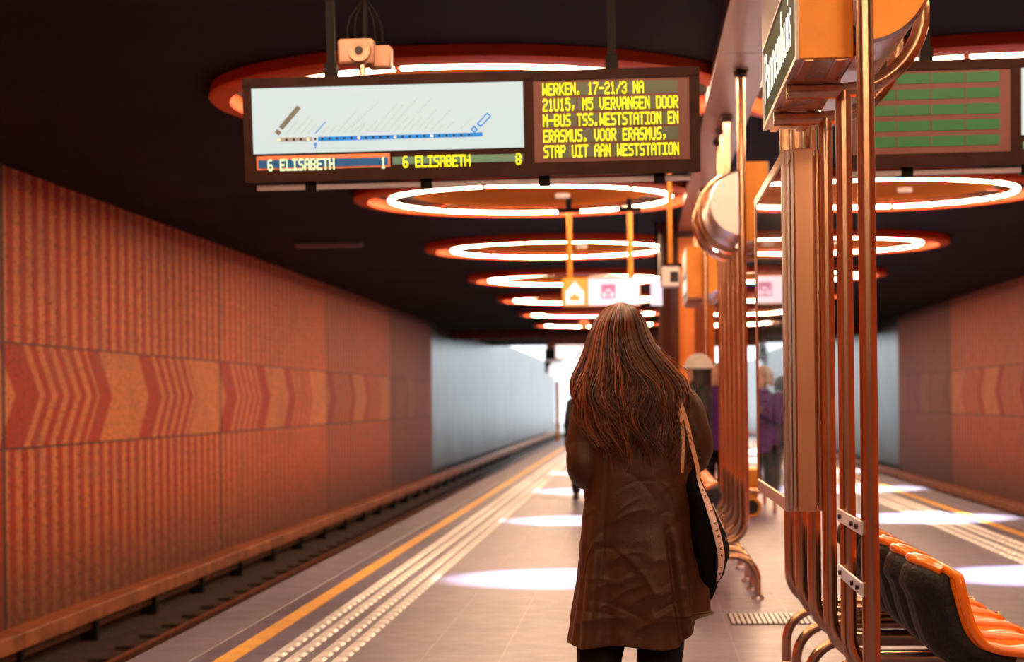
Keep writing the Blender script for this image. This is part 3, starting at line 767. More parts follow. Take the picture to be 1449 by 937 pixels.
# far end
t = thing('hanging_sign', 'distant pale lit direction sign in the bright tunnel mouth', 'sign', (-2.9, 71, 2.85))
MB().box(0, 1.35, 0, .15, 0, .5, .01).build('sign_case', M['white_metal'], t); MB().box(.02, .36, -.01, 0, .03, .47).build('pictogram_panel', M['sgw'], t); MB().box(.38, 1.33, -.01, 0, .03, .47).build('text_panel', M['sgp'], t)
MB().tube([(.2, .07, .5), (.2, .07, .83)], .02).build('hanger_post', M['dark'], t); MB().tube([(1.15, .07, .5), (1.15, .07, .83)], .02).build('hanger_post', M['dark'], t)
t = thing('platform_mirror', 'round white mirror with black hood on an orange post at the platform end', 'mirror', (-3.02, 75.5, -1.42))
mb = MB(); mb.tube([(0,0,0),(0,0,3.55)], .07); mb.build('post', M['orange_panel'], t, smooth=True)
mb = MB(); mb.lathe([(.001,-.13),(.2,-.12),(.32,-.08),(.33,-.06)], 0, 3.95, 28, axis='y'); mb.build('mirror', M['sgw'], t, smooth=True)
MB().box(-.45, .1, -.05, .25, 3.85, 4.75, .03).build('hood', M['dark'], t); MB().box(-.42, .3, -.2, .0, 4.25, 4.33, .02).build('visor', M['white_metal'], t)
t = thing('globe_lamp', 'small orange globe lamp hanging near the red fascia', 'lamp', (-1.6, 60, 3.65))
MB().ball((0,0,0), .14, n=20, m=14).build('globe', emat('orange_glow', (1,.22,.06), .9), t, smooth=True); MB().tube([(0,0,.12),(0,0,.35)], .02).build('stem', M['dark'], t)
tag(MB().box(-.55, .55, -.06, .06, -.07, 0, .015).build('strip_lamp', mat('unlit_lamp', (.35,.33,.33), .5), None, loc=(-5.0, 33, CZ)), 'unlit grey strip lamp on the dark ceiling above the left track', 'lamp')
t = thing('suitcase', 'black suitcase standing far down the platform near its left edge', 'suitcase', (-2.02, 60, 0))
MB().box(-.19, .19, -.13, .13, .05, .58, .03).build('shell', M['black'], t); MB().tube([(-.09,.08,.56),(-.09,.08,.72),(.09,.08,.72),(.09,.08,.56)], .012, 8).build('handle', M['dark'], t)
for x in (-.15, .15):
    MB().tube([(x-.02,0,.027),(x+.02,0,.027)], .025, 12).build('wheel', M['dark'], t)
# orange litter drum with wheel-like end behind the second bench
t = thing('hand_truck', 'small orange hand truck with one round wheel seen behind the steel poles', 'hand truck', (1.30, 24.3, 0))
MB().lathe([(.001,-.035),(.04,-.04),(.042,-.03),(.085,-.03)], 0, .12, 24, axis='y').build('wheel_hub', M['dotblack'], t, smooth=True)
MB().tube([(.10*cos(2*PI*k/24), 0, .12+.10*sin(2*PI*k/24)) for k in range(24)], .026, 10, closed=True).build('wheel_tyre', M['orange_panel'], t, smooth=True)
mb = MB(); mb.box(-.10, .10, .0, .5, .26, .34, .01); mb.box(-.10, .10, .05, .45, .34, .58, .02); mb.box(-.03, .03, -.02, .03, .12, .30); mb.box(-.10,.10,.40,.45,.002,.28); mb.build('load_box', M['orange_panel'], t)

# ------------------------------------------------------------------ people
def capsule(mb, pts, rs, n=14, sub=6):
    P = [Vector(p) for p in pts]; out = []; rr = []
    for i in range(len(P)-1):
        for k in range(sub):
            q = k/sub; p0 = P[max(0, i-1)]; p1 = P[i]; p2 = P[i+1]; p3 = P[min(len(P)-1, i+2)]
            out.append(.5*((2*p1)+(p2-p0)*q+(2*p0-5*p1+4*p2-p3)*q*q+(3*p1-p0-3*p2+p3)*q**3)); rr.append(rs[i]+(rs[i+1]-rs[i])*q)
    out.append(P[-1]); rr.append(rs[-1])
    mb.tube(out, rr, n); mb.ball(out[0], rr[0]*.99); mb.ball(out[-1], rr[-1]*.99)
def hand(mb, wrist, fwd, up, side, k=1.0):
    """palm + five fingers; fwd: finger direction, up: back of hand, side: thumb side"""
    f = Vector(fwd).normalized(); u = Vector(up); u = (u-f*u.dot(f)).normalized(); s = f.cross(u).normalized()*side
    w = Vector(wrist); c = w+f*.045*k
    st = len(mb.v); mb.ball((0,0,0), .042*k, .05*k, .017*k)
    R = Matrix((s, f, u)).transposed().to_4x4(); R.translation = c; mb.xf(R, st)
    for i, (o, L) in enumerate(((.030, .068), (.010, .078), (-.011, .073), (-.030, .056))):
        b = c+s*o*k+f*.035*k; m1 = b+f*L*.42*k-u*.006*k; m2 = m1+f*L*.32*k-u*.017*k; m3 = m2+f*L*.20*k-u*.022*k
        capsule(mb, [b-f*.02*k, b, m1, m2, m3], [.009*k, .0095*k, .0088*k, .008*k, .0068*k], 8, 3)
    tb = w+s*.03*k+f*.02*k; capsule(mb, [w+f*.015*k, tb, tb+s*.022*k+f*.025*k-u*.01*k, tb+s*.03*k+f*.052*k-u*.02*k], [.014*k, .013*k, .011*k, .008*k], 8, 3)
def head(mb, c, rz=0, k=1.0):
    st = len(mb.v)
    mb.ball((0,-.005,.02), .077, .095, .10, 24, 16); mb.ball((0,.03,-.05), .058, .06, .065, 20, 12)
    mb.ball((0,.088,-.012), .013, .02, .022); mb.ball((0,.076,-.10), .022, .018, .015)          # nose, chin
    mb.ball((0,.083,-.055), .024, .012, .007); mb.ball((0,.082,-.066), .021, .012, .007)          # lips
    for s in (-1, 1):
        mb.ball((s*.078,-.005,-.01), .009, .02, .032); mb.ball((s*.032,.074,.018), .018, .012, .009); mb.ball((s*.035,.08,.032), .024, .009, .006); mb.ball((s*.045,.055,-.03), .022, .02, .02)
    mb.xf(Matrix.Translation(Vector(c)) @ Matrix.Rotation(rz, 4, 'Z') @ Matrix.Scale(k, 4), st)
def body(parent, J, name='body', vox=.008, hrz=0, m=None):
    mb = MB()
    head(mb, J['head'], hrz)
    capsule(mb, [J['head']+Vector((0,-.015,-.07)), J['neck'], J['chest']+Vector((0,0,.1))], [.05, .052, .06])
    hips = J['hip']; ch = J['chest']
    st = len(mb.v); 
    tab = [(0,.155,.10),(.25,.13,.095),(.6,.15,.11),(.85,.165,.105),(.95,.14,.085),(1,.07,.06)]
    def T(u, v):
        a = 2*PI*u; w, d = interp(tab, v); c = hips.lerp(J['neck']+Vector((0,0,-.04)), v)
        return (c.x+w*cos(a), c.y+d*sin(a), c.z)
    mb.grid(T, 24, 14, True); mb.ball(hips, .155, .105, .09); mb.ball(J['neck']+Vector((0,0,-.06)), .09, .07, .05)
    for s, q in ((-1, 'L'), (1, 'R')):
        capsule(mb, [J['sh'+q], J['el'+q], J['wr'+q]], [.052, .042, .027]); hand(mb, J['wr'+q], J['hf'+q], J['hu'+q], J.get('hs'+q, s))
        capsule(mb, [J['hp'+q], J['kn'+q], J['an'+q]], [.085, .058, .038])
        a = J['an'+q]; capsule(mb, [a+Vector((0,-.02,-.03)), a+Vector((0,.08,-.045)), a+Vector((0,.15,-.055))], [.036, .034, .024])
    o = mb.build(name, m or M['skin'], parent, smooth=180)
    r = o.modifiers.new('skin', 'REMESH'); r.mode = 'VOXEL'; r.voxel_size = vox; r.use_smooth_shade = True
    s = o.modifiers.new('soft', 'SMOOTH'); s.factor = .5; s.iterations = 3
    return o

# ---- the woman
WX, WY = 0.0, 7.22
w = thing('person', 'woman seen from behind with long brown hair and brown knee-length coat', 'person', (WX, WY, 0))
V = Vector
J = dict(head=V((-.055,.02,1.60)), neck=V((-.03,.0,1.47)), chest=V((-.01,0,1.3)), hip=V((-.01,0,.92)),
    shL=V((-.175,0,1.385)), elL=V((-.185,-.02,1.155)), wrL=V((-.085,.235,1.20)), hfL=V((.6,.55,.25)), huL=V((-.3,.6,.6)),
    shR=V((.155,0,1.39)), elR=V((.18,.01,1.205)), wrR=V((.075,.245,1.22)), hfR=V((-.6,.55,.25)), huR=V((.3,.6,.6)),
    hpL=V((-.10,0,.88)), knL=V((-.150,.02,.50)), anL=V((-.15,0,.09)), hpR=V((.08,0,.88)), knR=V((.062,.02,.50)), anR=V((.07,0,.09)))
body(w, J, vox=.007)
def trousers(parent, J, m, rt=.1, rb=.07, zb=.1):
    mb = MB()
    for q in 'LR':
        hp, kn, an = J['hp'+q], J['kn'+q], J['an'+q]
        def T(u, v):
            a = 2*PI*u; p = hp.lerp(kn, min(1, v*2)) if v < .5 else kn.lerp(an, (v-.5)*2)
            r = rt+(rb-rt)*v+.004*noise.noise(V((cos(a)*2, sin(a)*2, v*14)))*2; return (p.x+r*cos(a), p.y+r*sin(a), p.z)
        mb.grid(T, 28, 40, True)
    mb.ball((J['hip'].x, J['hip'].y, J['hip'].z-.02), .17, .125, .12, 24, 14)
    return mb.build('trousers', m, parent, smooth=180)
trousers(w, J, M['pants'], .1, .062)
def shoes(parent, J, m):
    for q in 'LR':
        a = J['an'+q]; mb = MB()
        mb.grid(lambda u, v: (a.x+cos(2*PI*u)*(.045-.006*v)*(1 if v < .9 else .6), a.y+.045+sin(2*PI*u)*(.14-.05*v**2)-(.02*v), .004+.09*v*(.6+.4*(-sin(2*PI*u)*.5+.5))), 28, 8, True)
        mb.ball((a.x, a.y+.04, .02), .044, .135, .02, 24, 8); mb.ball((a.x, a.y+.02, .075), .036, .08, .035, 20, 8)
        mb.build('shoe', m, parent, smooth=180)
shoes(w, J, M['shoe'])
# coat
TOR = [(.545,.243,.150,-.012),(.62,.238,.150,-.010),(.75,.226,.150,-.006),(.88,.212,.145,-.006),(1.0,.198,.138,-.006),(1.1,.190,.132,-.006),(1.2,.192,.130,-.004),(1.3,.200,.130,-.004),(1.36,.198,.122,-.006),(1.40,.178,.112,-.008),(1.43,.14,.10,-.012),(1.452,.10,.088,-.018),(1.475,.075,.078,-.024),(1.50,.068,.072,-.026)]
crs = random.Random(12); CREASE = []
for k in range(34):
    zc = crs.uniform(.60, 1.12); xc_ = crs.uniform(-.2, .19); an = math.radians(crs.choice((-1, 1))*crs.uniform(8, 48)); L_ = crs.uniform(.04, .12)*(1.2 if zc < .8 else .8)
    CREASE.append((xc_, zc, cos(an), sin(an), L_, crs.uniform(.0025, .006)*crs.choice((1, 1, -1)), crs.uniform(.006, .012)))
CREASE += [(-.16, .64, .98, .2, .11, .007, .010), (-.15, .665, .97, -.22, .09, -.006, .008), (.02, .63, .8, .6, .10, .006, .011), (.0, .80, .6, -.8, .13, .006, .012), (-.19, .83, .3, .95, .10, .007, .012), (-.17, .90, .5, .86, .10, -.005, .010), (.11, 1.06, .3, -.95, .07, .007, .010)]
def coat_pt(u, v):
    a = 2*PI*u - PI/2             # a = -pi/2 is the middle of the back
    z = .545+(1.50-.545)*v; hw, hd, cx = interp(TOR, z); low = 1-sstep(.55, 1.15, z)
    ca, sa = cos(a), sin(a); e = .82
    x = cx+hw*math.copysign(abs(ca)**e, ca); y = hd*math.copysign(abs(sa)**e, sa)
    rad = 0.0
    # long folds that grow towards the hem
    rad += low*(.014*sin(5*a+1.0)+.010*sin(9*a+2.2+z*1.6)+.006*sin(14*a+z*3))
    q = noise.noise(V((x*8+3, y*6, z*2.6))); rad += .007*q*(.4+.7*low)
    q2 = 1-abs(noise.noise(V((x*7+z*9, y*6, z*11-x*6))))*2.2; rad += .0015*max(-.5, q2)*sstep(1.5, 1.35, z)
    q3 = 1-abs(noise.noise(V((x*5-z*10+9, y*6, z*8+x*9))))*2.5; rad += .002*max(-.3, q3)*low
    if y < .04:
        for (qx, qz, c_, s_, L_, A_, w_) in CREASE:
            dx, dz = x-qx, z-qz; al = dx*c_+dz*s_
            if abs(al) < L_:
                ac = -dx*s_+dz*c_+.02*(al/L_)**2; k_ = (1-(al/L_)**2)
                rad += A_*k_*(math.exp(-abs(ac)/w_) if ac > 0 else math.exp(-abs(ac)/(w_*.35)))
    # back vent and seams
    if y < 0:
        vx = .125-(z-.55)*.11
        if z < .98: rad += sstep(.98,.88,z)*-.016*math.exp(-((x-vx-.012)/.011)**2)+sstep(.98,.86,z)*.014*(sstep(vx+.002, vx-.006, x)*math.exp(-((x-vx)/.1)**2))
        sx = -.128-(1.0-z)*.07; rad += -.006*math.exp(-((x-sx)/.007)**2)
        rad += -.004*math.exp(-((z-1.33)/.006)**2)
    hem = 0
    if v < .12:
        k = 1-v/.12; hem = k*(.11*sstep(.10, .24, x)*(1 if y < .1 else .6)+.006*sin(6*a)); 
    zz = z+hem
    if z < .60: rad += .006*(1-(z-.545)/.055)
    return (x+ca*rad, y+sa*rad, zz)
mb = MB(); mb.grid(coat_pt, 300, 190, True)
def sleeve(mb, pts, rs, seed):
    P = [Vector(p) for p in pts]; n = 44; m = 70; cen = []; 
    def cat(v):
        f = v*(len(P)-1); i = min(int(f), len(P)-2); q = f-i
        p0 = P[max(0, i-1)]; p1 = P[i]; p2 = P[i+1]; p3 = P[min(len(P)-1, i+2)]
        return .5*((2*p1)+(p2-p0)*q+(2*p0-5*p1+4*p2-p3)*q*q+(3*p1-p0-3*p2+p3)*q**3), rs[i]+(rs[i+1]-rs[i])*q
    def T(u, v):
        c, r = cat(v); c2, _ = cat(min(1, v+.01)); c1, _ = cat(max(0, v-.01)); t = (c2-c1).normalized()
        a1 = t.cross(V((1,0,0))).normalized(); a2 = t.cross(a1); a = 2*PI*u
        d = a1*cos(a)+a2*sin(a); p = c+d*r
        f = .006*noise.noise(V((p.x*8+seed, p.y*8, p.z*10)))+.007*(abs(sin(v*13+1.6*sin(a+seed)))**.6-.5)*sstep(.2, .45, v)*(1-.5*sstep(.8, 1, v))
        q = 1-abs(noise.noise(V((p.x*10+seed, p.y*12, p.z*9+v*4))))*2.4
        return c+d*(r+f+.003*q)
    mb.grid(T, n, m, True)
    e, r = cat(1)
    return e
sleeve(mb, [(-.12,0,1.40),(-.168,-.005,1.37),(-.188,-.02,1.26),(-.190,-.03,1.165),(-.165,.06,1.145),(-.125,.16,1.17),(-.098,.215,1.19)], [.05,.066,.066,.066,.062,.052,.046], 1)
sleeve(mb, [(.10,0,1.40),(.150,-.005,1.375),(.178,-.01,1.30),(.190,0,1.225),(.165,.08,1.195),(.12,.17,1.20),(.088,.225,1.215)], [.05,.064,.064,.064,.060,.050,.045], 7)
coat = mb.build('coat', M['coat'], w, smooth=180)
so = coat.modifiers.new('cloth', 'SOLIDIFY'); so.thickness = .004; so.offset = -1
mb = MB(); mb.grid(lambda u, v: ((-.022+(.078+.02*v)*cos(2*PI*u)), .005+(.085+.018*v)*sin(2*PI*u), 1.515-.05*v+.006*sin(2*PI*u)), 40, 8, True)
cl = mb.build('collar', M['coat'], w, smooth=180); so = cl.modifiers.new('cloth', 'SOLIDIFY'); so.thickness = .005
# hair
HE = [(1.17,.120,.025,.145,.03),(1.20,.135,.018,.155,.04),(1.24,.150,.010,.165,.05),(1.32,.178,-.018,.168,.06),(1.415,.195,-.030,.162,.065),(1.47,.184,-.036,.150,.08),(1.505,.165,-.045,.142,.10),(1.564,.128,-.060,.130,.11),(1.60,.112,-.066,.124,.115),(1.638,.098,-.068,.114,.11),(1.68,.082,-.066,.096,.095),(1.71,.061,-.064,.070,.07),(1.73,.038,-.063,.042,.045),(1.742,.001,-.063,.001,.001)]
def env(z): return interp(HE, z)     # half width, centre x, back depth, front depth
def hair_point(phi, z, k=1.0, off=0):
    hw, cx, bd, fd = env(z); d = bd if cos(phi) > 0 else fd      # phi = 0 points to the back
    sq = sstep(1.54, 1.42, z); sx, cx_ = sin(phi), cos(phi)
    sx = math.copysign(abs(sx)**(1-.2*sq), sx)
    if cx_ > 0: cx_ = cx_**(1-.4*sq)
    return V((cx+(hw*k+off)*sx, .01-(d*k+off)*cx_, z))
hs = MB(); tones = []
rng = random.Random(21)
base = MB(); base.grid(lambda u, v: hair_point((u-.5)*2*2.05, 1.235+(1.741-1.235)*v, .90+.05*noise.noise(V((u*14, v*3, 0)))), 60, 40)
bo = base.build('hair_underlayer', M['hairbase'], w, smooth=180); so = bo.modifiers.new('thick', 'SOLIDIFY'); so.thickness = .02; so.offset = -1
nlock = 125
def strand(path, r0, tone):
    st = len(hs.v); n = len(path)
    rs = [r0*(1-.75*(i/(n-1))**2.5) for i in range(n)]
    hs.tube(path, rs, 4, cap=False, flat=.6); tones.extend([tone]*(len(hs.v)-st))
for li in range(nlock):
    phi0 = rng.uniform(-1.95, 1.95); 
    if abs(phi0) > 1.4: zend = rng.uniform(1.24, 1.36)
    else: zend = rng.uniform(1.175, 1.255)+.01*abs(phi0)
    if phi0 < -.5: zend += .02
    amp = rng.uniform(.012, .042); ph = rng.uniform(0, 6.28); fr = rng.uniform(11, 19); drift = rng.uniform(-.16, .16); dep = rng.uniform(.86, 1.06)
    tone0 = rng.random()**2.7
    for si in range(rng.randint(7, 11)):
        dphi = rng.gauss(0, .085); kd = dep+rng.gauss(0, .018); ze = zend+rng.gauss(0, .02); tone = min(1, max(0, tone0*.75+rng.gauss(.12, .14)))
        path = []; n = 26
        for i in range(n):
            q = i/(n-1)
            zz = 1.7405-(1.7405-ze)*(q**1.15)
            gath = 1-.75*sstep(.55, 1, q)*(.6+.4*sin(q*5+ph))
            lowf = sstep(1.62, 1.30, zz)
            phi = phi0+dphi*gath+drift*lowf+amp*2.2*sin(fr*(1.74-zz)*1.6+ph)*lowf
            k = kd+lowf*.05*sin(fr*1.3*(1.74-zz)+ph*2)
            p = hair_point(phi, zz, k if zz < 1.66 else max(kd, .95)*1.0)
            p.x += amp*.65*sin(fr*(1.74-zz)*1.3+ph+1)*lowf; p.y -= .012*max(0, sin(fr*(1.74-zz)+ph))*lowf
            if q > .88: c = (q-.88)/.12; p.x += .014*c*sin(ph+si*.3); p.y -= .010*c
            path.append(p)
        strand(path, rng.uniform(.0020, .0042), tone)
# fly-away hairs
for k in range(90):
    phi0 = rng.uniform(-1.9, 1.9); zs = rng.uniform(1.25, 1.66); L = rng.uniform(.08, .22); path = []; ph = rng.uniform(0, 6.28); o = rng.uniform(.01, .045)
    for i in range(12):
        q = i/11; zz = max(1.12, zs-L*q); p = hair_point(phi0+.3*sin(q*2+ph)*q, max(1.18, zz), 1.0, o*sin(PI*q*.8)+.004); p.z = zz+.02*sin(q*5+ph)*q; path.append(p)
    strand(path, .0011, rng.random())
ho = hs.build('hair', M['hair'], w, smooth=180)
at = ho.data.attributes.new('tone', 'FLOAT', 'POINT'); at.data.foreach_set('value', tones)

# ---- tote bag
bag = thing('tote_bag', 'black tote bag with pink lettered tape hanging from the woman\'s right shoulder', 'bag', (WX, WY, 0))
def px(x, y): return ((x-905)/402, 1.4-(y-566)/402)
BO = [(850,994,1002,.02),(838,986,1008,.06),(825,980,1013,.10),(812,975,1024,.13),(790,972,1029,.15),(760,969,1025,.165),(735,967,1017,.17),(712,965,1006,.165),(690,964,994,.15),(670,962,986,.12),(655,960,983,.08),(645,961,980,.05)]
tabB = sorted([(px(0, y)[1], px(l, y)[0], px(r, y)[0], d) for y, l, r, d in BO])
BY = .02
def bag_pt(a, z, off=0):
    l, r, d = interp(tabB, z); c = (l+r)/2; hw = (r-l)/2
    wv = .004*sin(z*30+a*3)+.004*noise.noise(V((a, z*12, 3)))
    return V((c+(hw+off+wv)*math.copysign(abs(cos(a))**.85, cos(a)), BY+.03+(d+off+wv)*math.copysign(abs(sin(a))**.9, sin(a)), z))
z0, z1 = tabB[0][0], tabB[-1][0]
mb = MB(); mb.grid(lambda u, v: bag_pt(2*PI*u, z0+(z1-z0)*v), 56, 50, True); mb.ball((tabB[0][1]+.01, BY+.03, z0+.004), .01, .018, .008)
so = mb.build('bag_body', M['black'], bag, smooth=180)
# tape: follows the back of the bag (px positions in the photograph's close-up give its run)
TP = [(672,985,4),(690,990,6),(705,996,8),(720,1001,9),(740,1007,10),(760,1012,10),(780,1016,9.5),(800,1016,8.5),(815,1013,6),(822,1011,3)]
tabT = sorted([(px(0, y)[1], px(x, y)[0], wd/402) for y, x, wd in TP])
def bag_back_y(x, z):
    l, r, d = interp(tabB, z); c = (l+r)/2; hw = max(.004, (r-l)/2); q = max(-.985, min(.985, (x-c)/hw)); a = math.acos(math.copysign(abs(q)**(1/.85), q))
    return BY+.03-(d+.012)*abs(sin(a))**.9
def tape_pt(q, v, lift=0):
    z = tabT[0][0]+(tabT[-1][0]-tabT[0][0])*v; x, wd = interp(tabT, z); xx = x+(q-.5)*wd
    return V((xx, bag_back_y(xx, z)-lift, z))
mb = MB(); mb.grid(lambda u, v: tape_pt(u, v), 5, 50); tp = mb.build('lettered_tape', M['tape'], bag, smooth=180)
so = tp.modifiers.new('t', 'SOLIDIFY'); so.thickness = .002; so.offset = 0
lt = MB(); txt = 'MY FAIRLY JIMMY'; n = len(txt)
for i, ch in enumerate(txt):
    if ch == ' ': continue
    v = .05+.90*(i+.5)/n; p = tape_pt(.5, v, .0035); t2 = (tape_pt(.5, v+.02)-tape_pt(.5, v-.02)).normalized(); yn = V((0,-1,0)); yn = (yn-t2*yn.dot(t2)).normalized()
    upv = yn.cross(t2)            # letter's up: to the left, reading upwards
    _, wd = interp(tabT, p.z)
    R = Matrix((t2, upv, yn)).transposed().to_4x4(); R.translation = p-upv*wd*.26-t2*wd*.25
    me = text_mesh(ch, wd*.72, R, .0004, .0004); b0 = len(lt.v)
    lt.add([v_.co for v_ in me.vertices], [tuple(f.vertices) for f in me.polygons]); bpy.data.meshes.remove(me)
lt.build('tape_lettering', M['ink'], tp)
# straps
def strap(pts, wd, th=.003, name='strap', m=None, par=bag):
    P = [V(p) for p in pts]; out = []
    for i in range(len(P)-1):
        for k in range(8):
            q = k/8; p0 = P[max(0, i-1)]; p1 = P[i]; p2 = P[i+1]; p3 = P[min(len(P)-1, i+2)]
            out.append(.5*((2*p1)+(p2-p0)*q+(2*p0-5*p1+4*p2-p3)*q*q+(3*p1-p0-3*p2+p3)*q**3))
    out.append(P[-1]); N = len(out); mb = MB(); vs = []
    for i, p in enumerate(out):
        t_ = (out[min(N-1, i+1)]-out[max(0, i-1)]).normalized(); s_ = t_.cross(V((0,1,0)))
        s_ = s_.normalized() if s_.length > .2 else V((1,0,0)); n_ = s_.cross(t_)
        ww = wd[0]+(wd[1]-wd[0])*i/(N-1)
        for a, b in ((-1,-1),(1,-1),(1,1),(-1,1)): vs.append(p+s_*a*ww/2+n_*b*th/2)
    fs = [(0,1,2,3),(4*N-4,4*N-3,4*N-2,4*N-1)]
    for i in range(N-1):
        for k in range(4): fs.append((4*i+k, 4*i+(k+1)%4, 4*i+4+(k+1)%4, 4*i+4+k))
    mb.add(vs, fs); return mb.build(name, m or M['strap'], par, smooth=30)
def pv(x, y, yy): a = px(x, y); return (a[0], yy, a[1])
strap([pv(987,676,-.12), pv(983,655,-.125), pv(976,625,-.122), pv(970,598,-.116), pv(963,575,-.112), (.130,-.09,1.42), (.12,-.03,1.452), (.12,.06,1.43), (.14,.13,1.3), (.155,.14,1.2)], (.014,.016))
strap([pv(963,668,-.10), pv(964,650,-.115), pv(965,630,-.125), pv(964,605,-.118), pv(960,580,-.113), (.122,-.09,1.42), (.11,-.03,1.45), (.11,.06,1.43), (.13,.13,1.28)], (.010,.014))
el = [pv(x, y, 0) for x, y in ((963,665),(965,690),(967,730),(970,770),(974,800),(978,820))]
mb = MB(); mb.tube([V((p[0]+.004, bag_back_y(p[0]+.006, p[2])-.001, p[2])) for p in el], .0028, 8); mb.build('piping', M['strap'], bag, smooth=True)
el = [pv(x, y, 0) for x, y in ((1006,712),(1014,728),(1021,747),(1025,765))]
mb = MB(); mb.tube([V((p[0]-.003, bag_back_y(p[0]-.004, p[2])-.001, p[2])) for p in el], .0026, 8); mb.build('piping', M['tape'], bag, smooth=True)

# ---- background people
def bystander(loc, rz, h, label, top, bot, hairm, arm='down', longhair=False, hat=None, scarf=None):
    t = thing('person', label, 'person', loc, rz); k = h/1.7
    J = dict(head=V((0,.02,1.58)), neck=V((0,0,1.45)), chest=V((0,0,1.28)), hip=V((0,0,.92)), hpL=V((-.09,0,.88)), knL=V((-.10,.02,.49)), anL=V((-.11,0,.09)), hpR=V((.09,0,.88)), knR=V((.10,.03,.49)), anR=V((.11,.04,.09)),
        shL=V((-.17,0,1.37)), shR=V((.17,0,1.37)))
    if arm == 'down': J.update(elL=V((-.22,-.02,1.10)), wrL=V((-.20,.06,.86)), hfL=V((0,.1,-1)), huL=V((-1,0,0)), elR=V((.22,-.02,1.10)), wrR=V((.20,.06,.86)), hfR=V((0,.1,-1)), huR=V((1,0,0)))
    else: J.update(elL=V((-.21,.0,1.12)), wrL=V((-.08,.22,1.10)), hfL=V((.4,.8,.1)), huL=V((0,0,1)), elR=V((.21,.05,1.14)), wrR=V((.12,.30,1.24)), hfR=V((-.1,.9,.5)), huR=V((0,-.3,1)))
    body(t, J, vox=.011); trousers(t, J, bot, .095, .06); shoes(t, J, M['shoe'])
    mb = MB(); tab = [(.80,.185,.13),(1.0,.175,.125),(1.2,.185,.13),(1.33,.19,.12),(1.39,.16,.10),(1.43,.09,.08),(1.47,.06,.065)]
    def T(u, v):
        z = .80+.67*v; a, b = interp(tab, z); q = 2*PI*u; f = .008*noise.noise(V((cos(q)*3, sin(q)*3, z*8))); return ((a+f)*cos(q), (b+f)*sin(q), z)
    mb.grid(T, 48, 40, True)
    for q in 'LR':
        s = J['sh'+q]; e = J['el'+q]; wv = J['wr'+q]
        sleeve(mb, [s*.85+V((0,0,.2)), s, (s+e)/2, e, (e+wv)/2, wv], [.05,.062,.06,.058,.052,.044], 3)
    j = mb.build('jacket', top, t, smooth=180); so = j.modifiers.new('cloth', 'SOLIDIFY'); so.thickness = .004
    mb = MB()
    zl = 1.30 if longhair else 1.50
    def Hh(u, v):
        ph = (u-.5)*2*2.15; z = zl+(1.70-zl)*v; q = max(0, 1-((z-1.60)/.102)**2)**.5 if z > 1.60 else (1.0+.10*(1.60-z))
        r = .097*q; n = .006*noise.noise(V((ph*4, z*6, 2)))
        return (r*sin(ph)+n, .005-(.11*q+n)*cos(ph), z)
    mb.grid(Hh, 40, 24); hm = mb.build('hair', hairm, t, smooth=180); so = hm.modifiers.new('thick', 'SOLIDIFY'); so.thickness = .02; so.offset = 1
    if hat: 
        mb = MB(); mb.grid(lambda u, v: ((.128*cos(PI/2*v)+.001)*cos(2*PI*u), .0+(.142*cos(PI/2*v)+.001)*sin(2*PI*u), 1.60+.145*sin(PI/2*v)), 32, 12, True); mb.tube([(.126*cos(2*PI*k/24), .0+.140*sin(2*PI*k/24), 1.61) for k in range(24)], .018, 8, closed=True)
        mb.build('cap', hat, t, smooth=180)
    if scarf:
        mb = MB(); mb.tube([(.085*cos(2*PI*k/24), .09*sin(2*PI*k/24), 1.46+.015*sin(2*PI*k/24)) for k in range(24)], .035, 10, closed=True); mb.build('scarf', scarf, t, smooth=180)
    t.scale = (k, k, k)
    return t
M['white_hair'] = mat('white_hair', (.85,.78,.72), .6, bump=.4, bscale=40); M['dark_hair'] = mat('dark_hair', (.02,.014,.012), .5, bump=.4, bscale=40)
M['purple'] = mat('purple_jacket', (.13,.03,.22), .7, bump=.2); M['navy'] = mat('dark_jacket', (.015,.016,.022), .6, bump=.2); M['rust'] = mat('rust_cloth', (.45,.10,.03), .8)
bystander((.635, 22.0, 0), math.radians(100), 1.84, 'person in white knitted hat and black jacket seen just right of the woman', M['navy'], M['pants'], M['dark_hair'], 'up', longhair=True, hat=M['white_hair'])
bystander((-.12, 22.3, 0), math.radians(-150), 1.74, 'white-haired person in purple and black, mirrored in the map case glass', M['purple'], M['pants'], M['white_hair'], 'up')
bystander((.84, 22.6, 0), math.radians(150), 1.78, 'person in a purple jacket standing beyond the steel poles', M['purple'], M['pants'], M['dark_hair'], 'down', True)
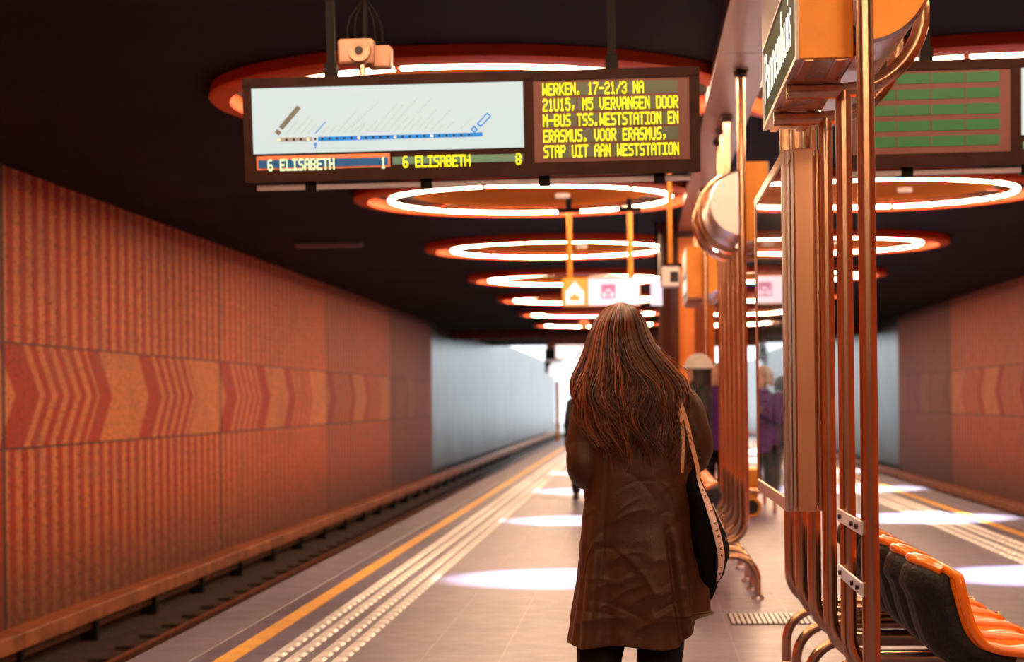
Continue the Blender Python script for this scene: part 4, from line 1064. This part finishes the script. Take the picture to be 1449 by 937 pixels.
bystander((-.80, 29, 0), math.radians(10), 1.70, 'distant person in dark clothes on the platform, mostly hidden by the woman', M['navy'], M['pants'], M['dark_hair'], 'down', False)

# ------------------------------------------------------------------ light
wd_ = bpy.data.worlds.new('World'); bpy.context.scene.world = wd_; wd_.use_nodes = True
bg = wd_.node_tree.nodes['Background']; bg.inputs['Color'].default_value = (.88,.95,1.0,1); bg.inputs['Strength'].default_value = 2.2
def spot(name, loc, tgt, energy, ang, col, blend=.15, size=.15):
    l = bpy.data.lights.new(name, 'SPOT'); l.energy = energy; l.spot_size = math.radians(ang); l.spot_blend = .4; l.color = col; l.shadow_soft_size = size
    o = bpy.data.objects.new(name, l); C.objects.link(o); o.location = loc
    d = V(tgt)-V(loc); o.rotation_euler = d.to_track_quat('-Z', 'Y').to_euler(); o['kind'] = 'helper'; return o
for k in range(0, 6):  # added spots, invented source for the white pools on the floor
    spot('added_pool_spot', (RL+.4, 17.0+8.5*k, 3.90), (-.62, 16.2+7.8*k, 0), 7000, 28, (.95,.97,1.0))
    spot('added_pool_spot', (2*XC-RL+.4, 17.0+8.5*k, 3.90), (3.25, 16.2+7.8*k, 0), 7000, 30, (.95,.97,1.0))

# ------------------------------------------------------------------ camera
cam = bpy.data.cameras.new('Camera'); co = bpy.data.objects.new('Camera', cam); C.objects.link(co)
cam.sensor_width = 36; cam.sensor_fit = 'HORIZONTAL'; cam.lens = 2900/1449*36; cam.shift_y = 99.5/1449; cam.shift_x = 0
co.matrix_world = Matrix.Translation((0,0,1.4)) @ Matrix.Rotation(math.atan(180.5/2900), 4, 'Z') @ Matrix.Rotation(PI/2, 4, 'X') @ Matrix.Rotation(-.011, 4, 'Z')
cam.clip_end = 500; cam.clip_start = .05
cam.dof.use_dof = True; cam.dof.focus_distance = 7.6; cam.dof.aperture_fstop = 3.6
sc = bpy.context.scene; sc.camera = co
sc.view_settings.view_transform = 'Standard'; sc.view_settings.look = 'None'; sc.view_settings.exposure = 0; sc.view_settings.gamma = 1
try: sc.view_settings.use_curve_mapping = False
except Exception: pass
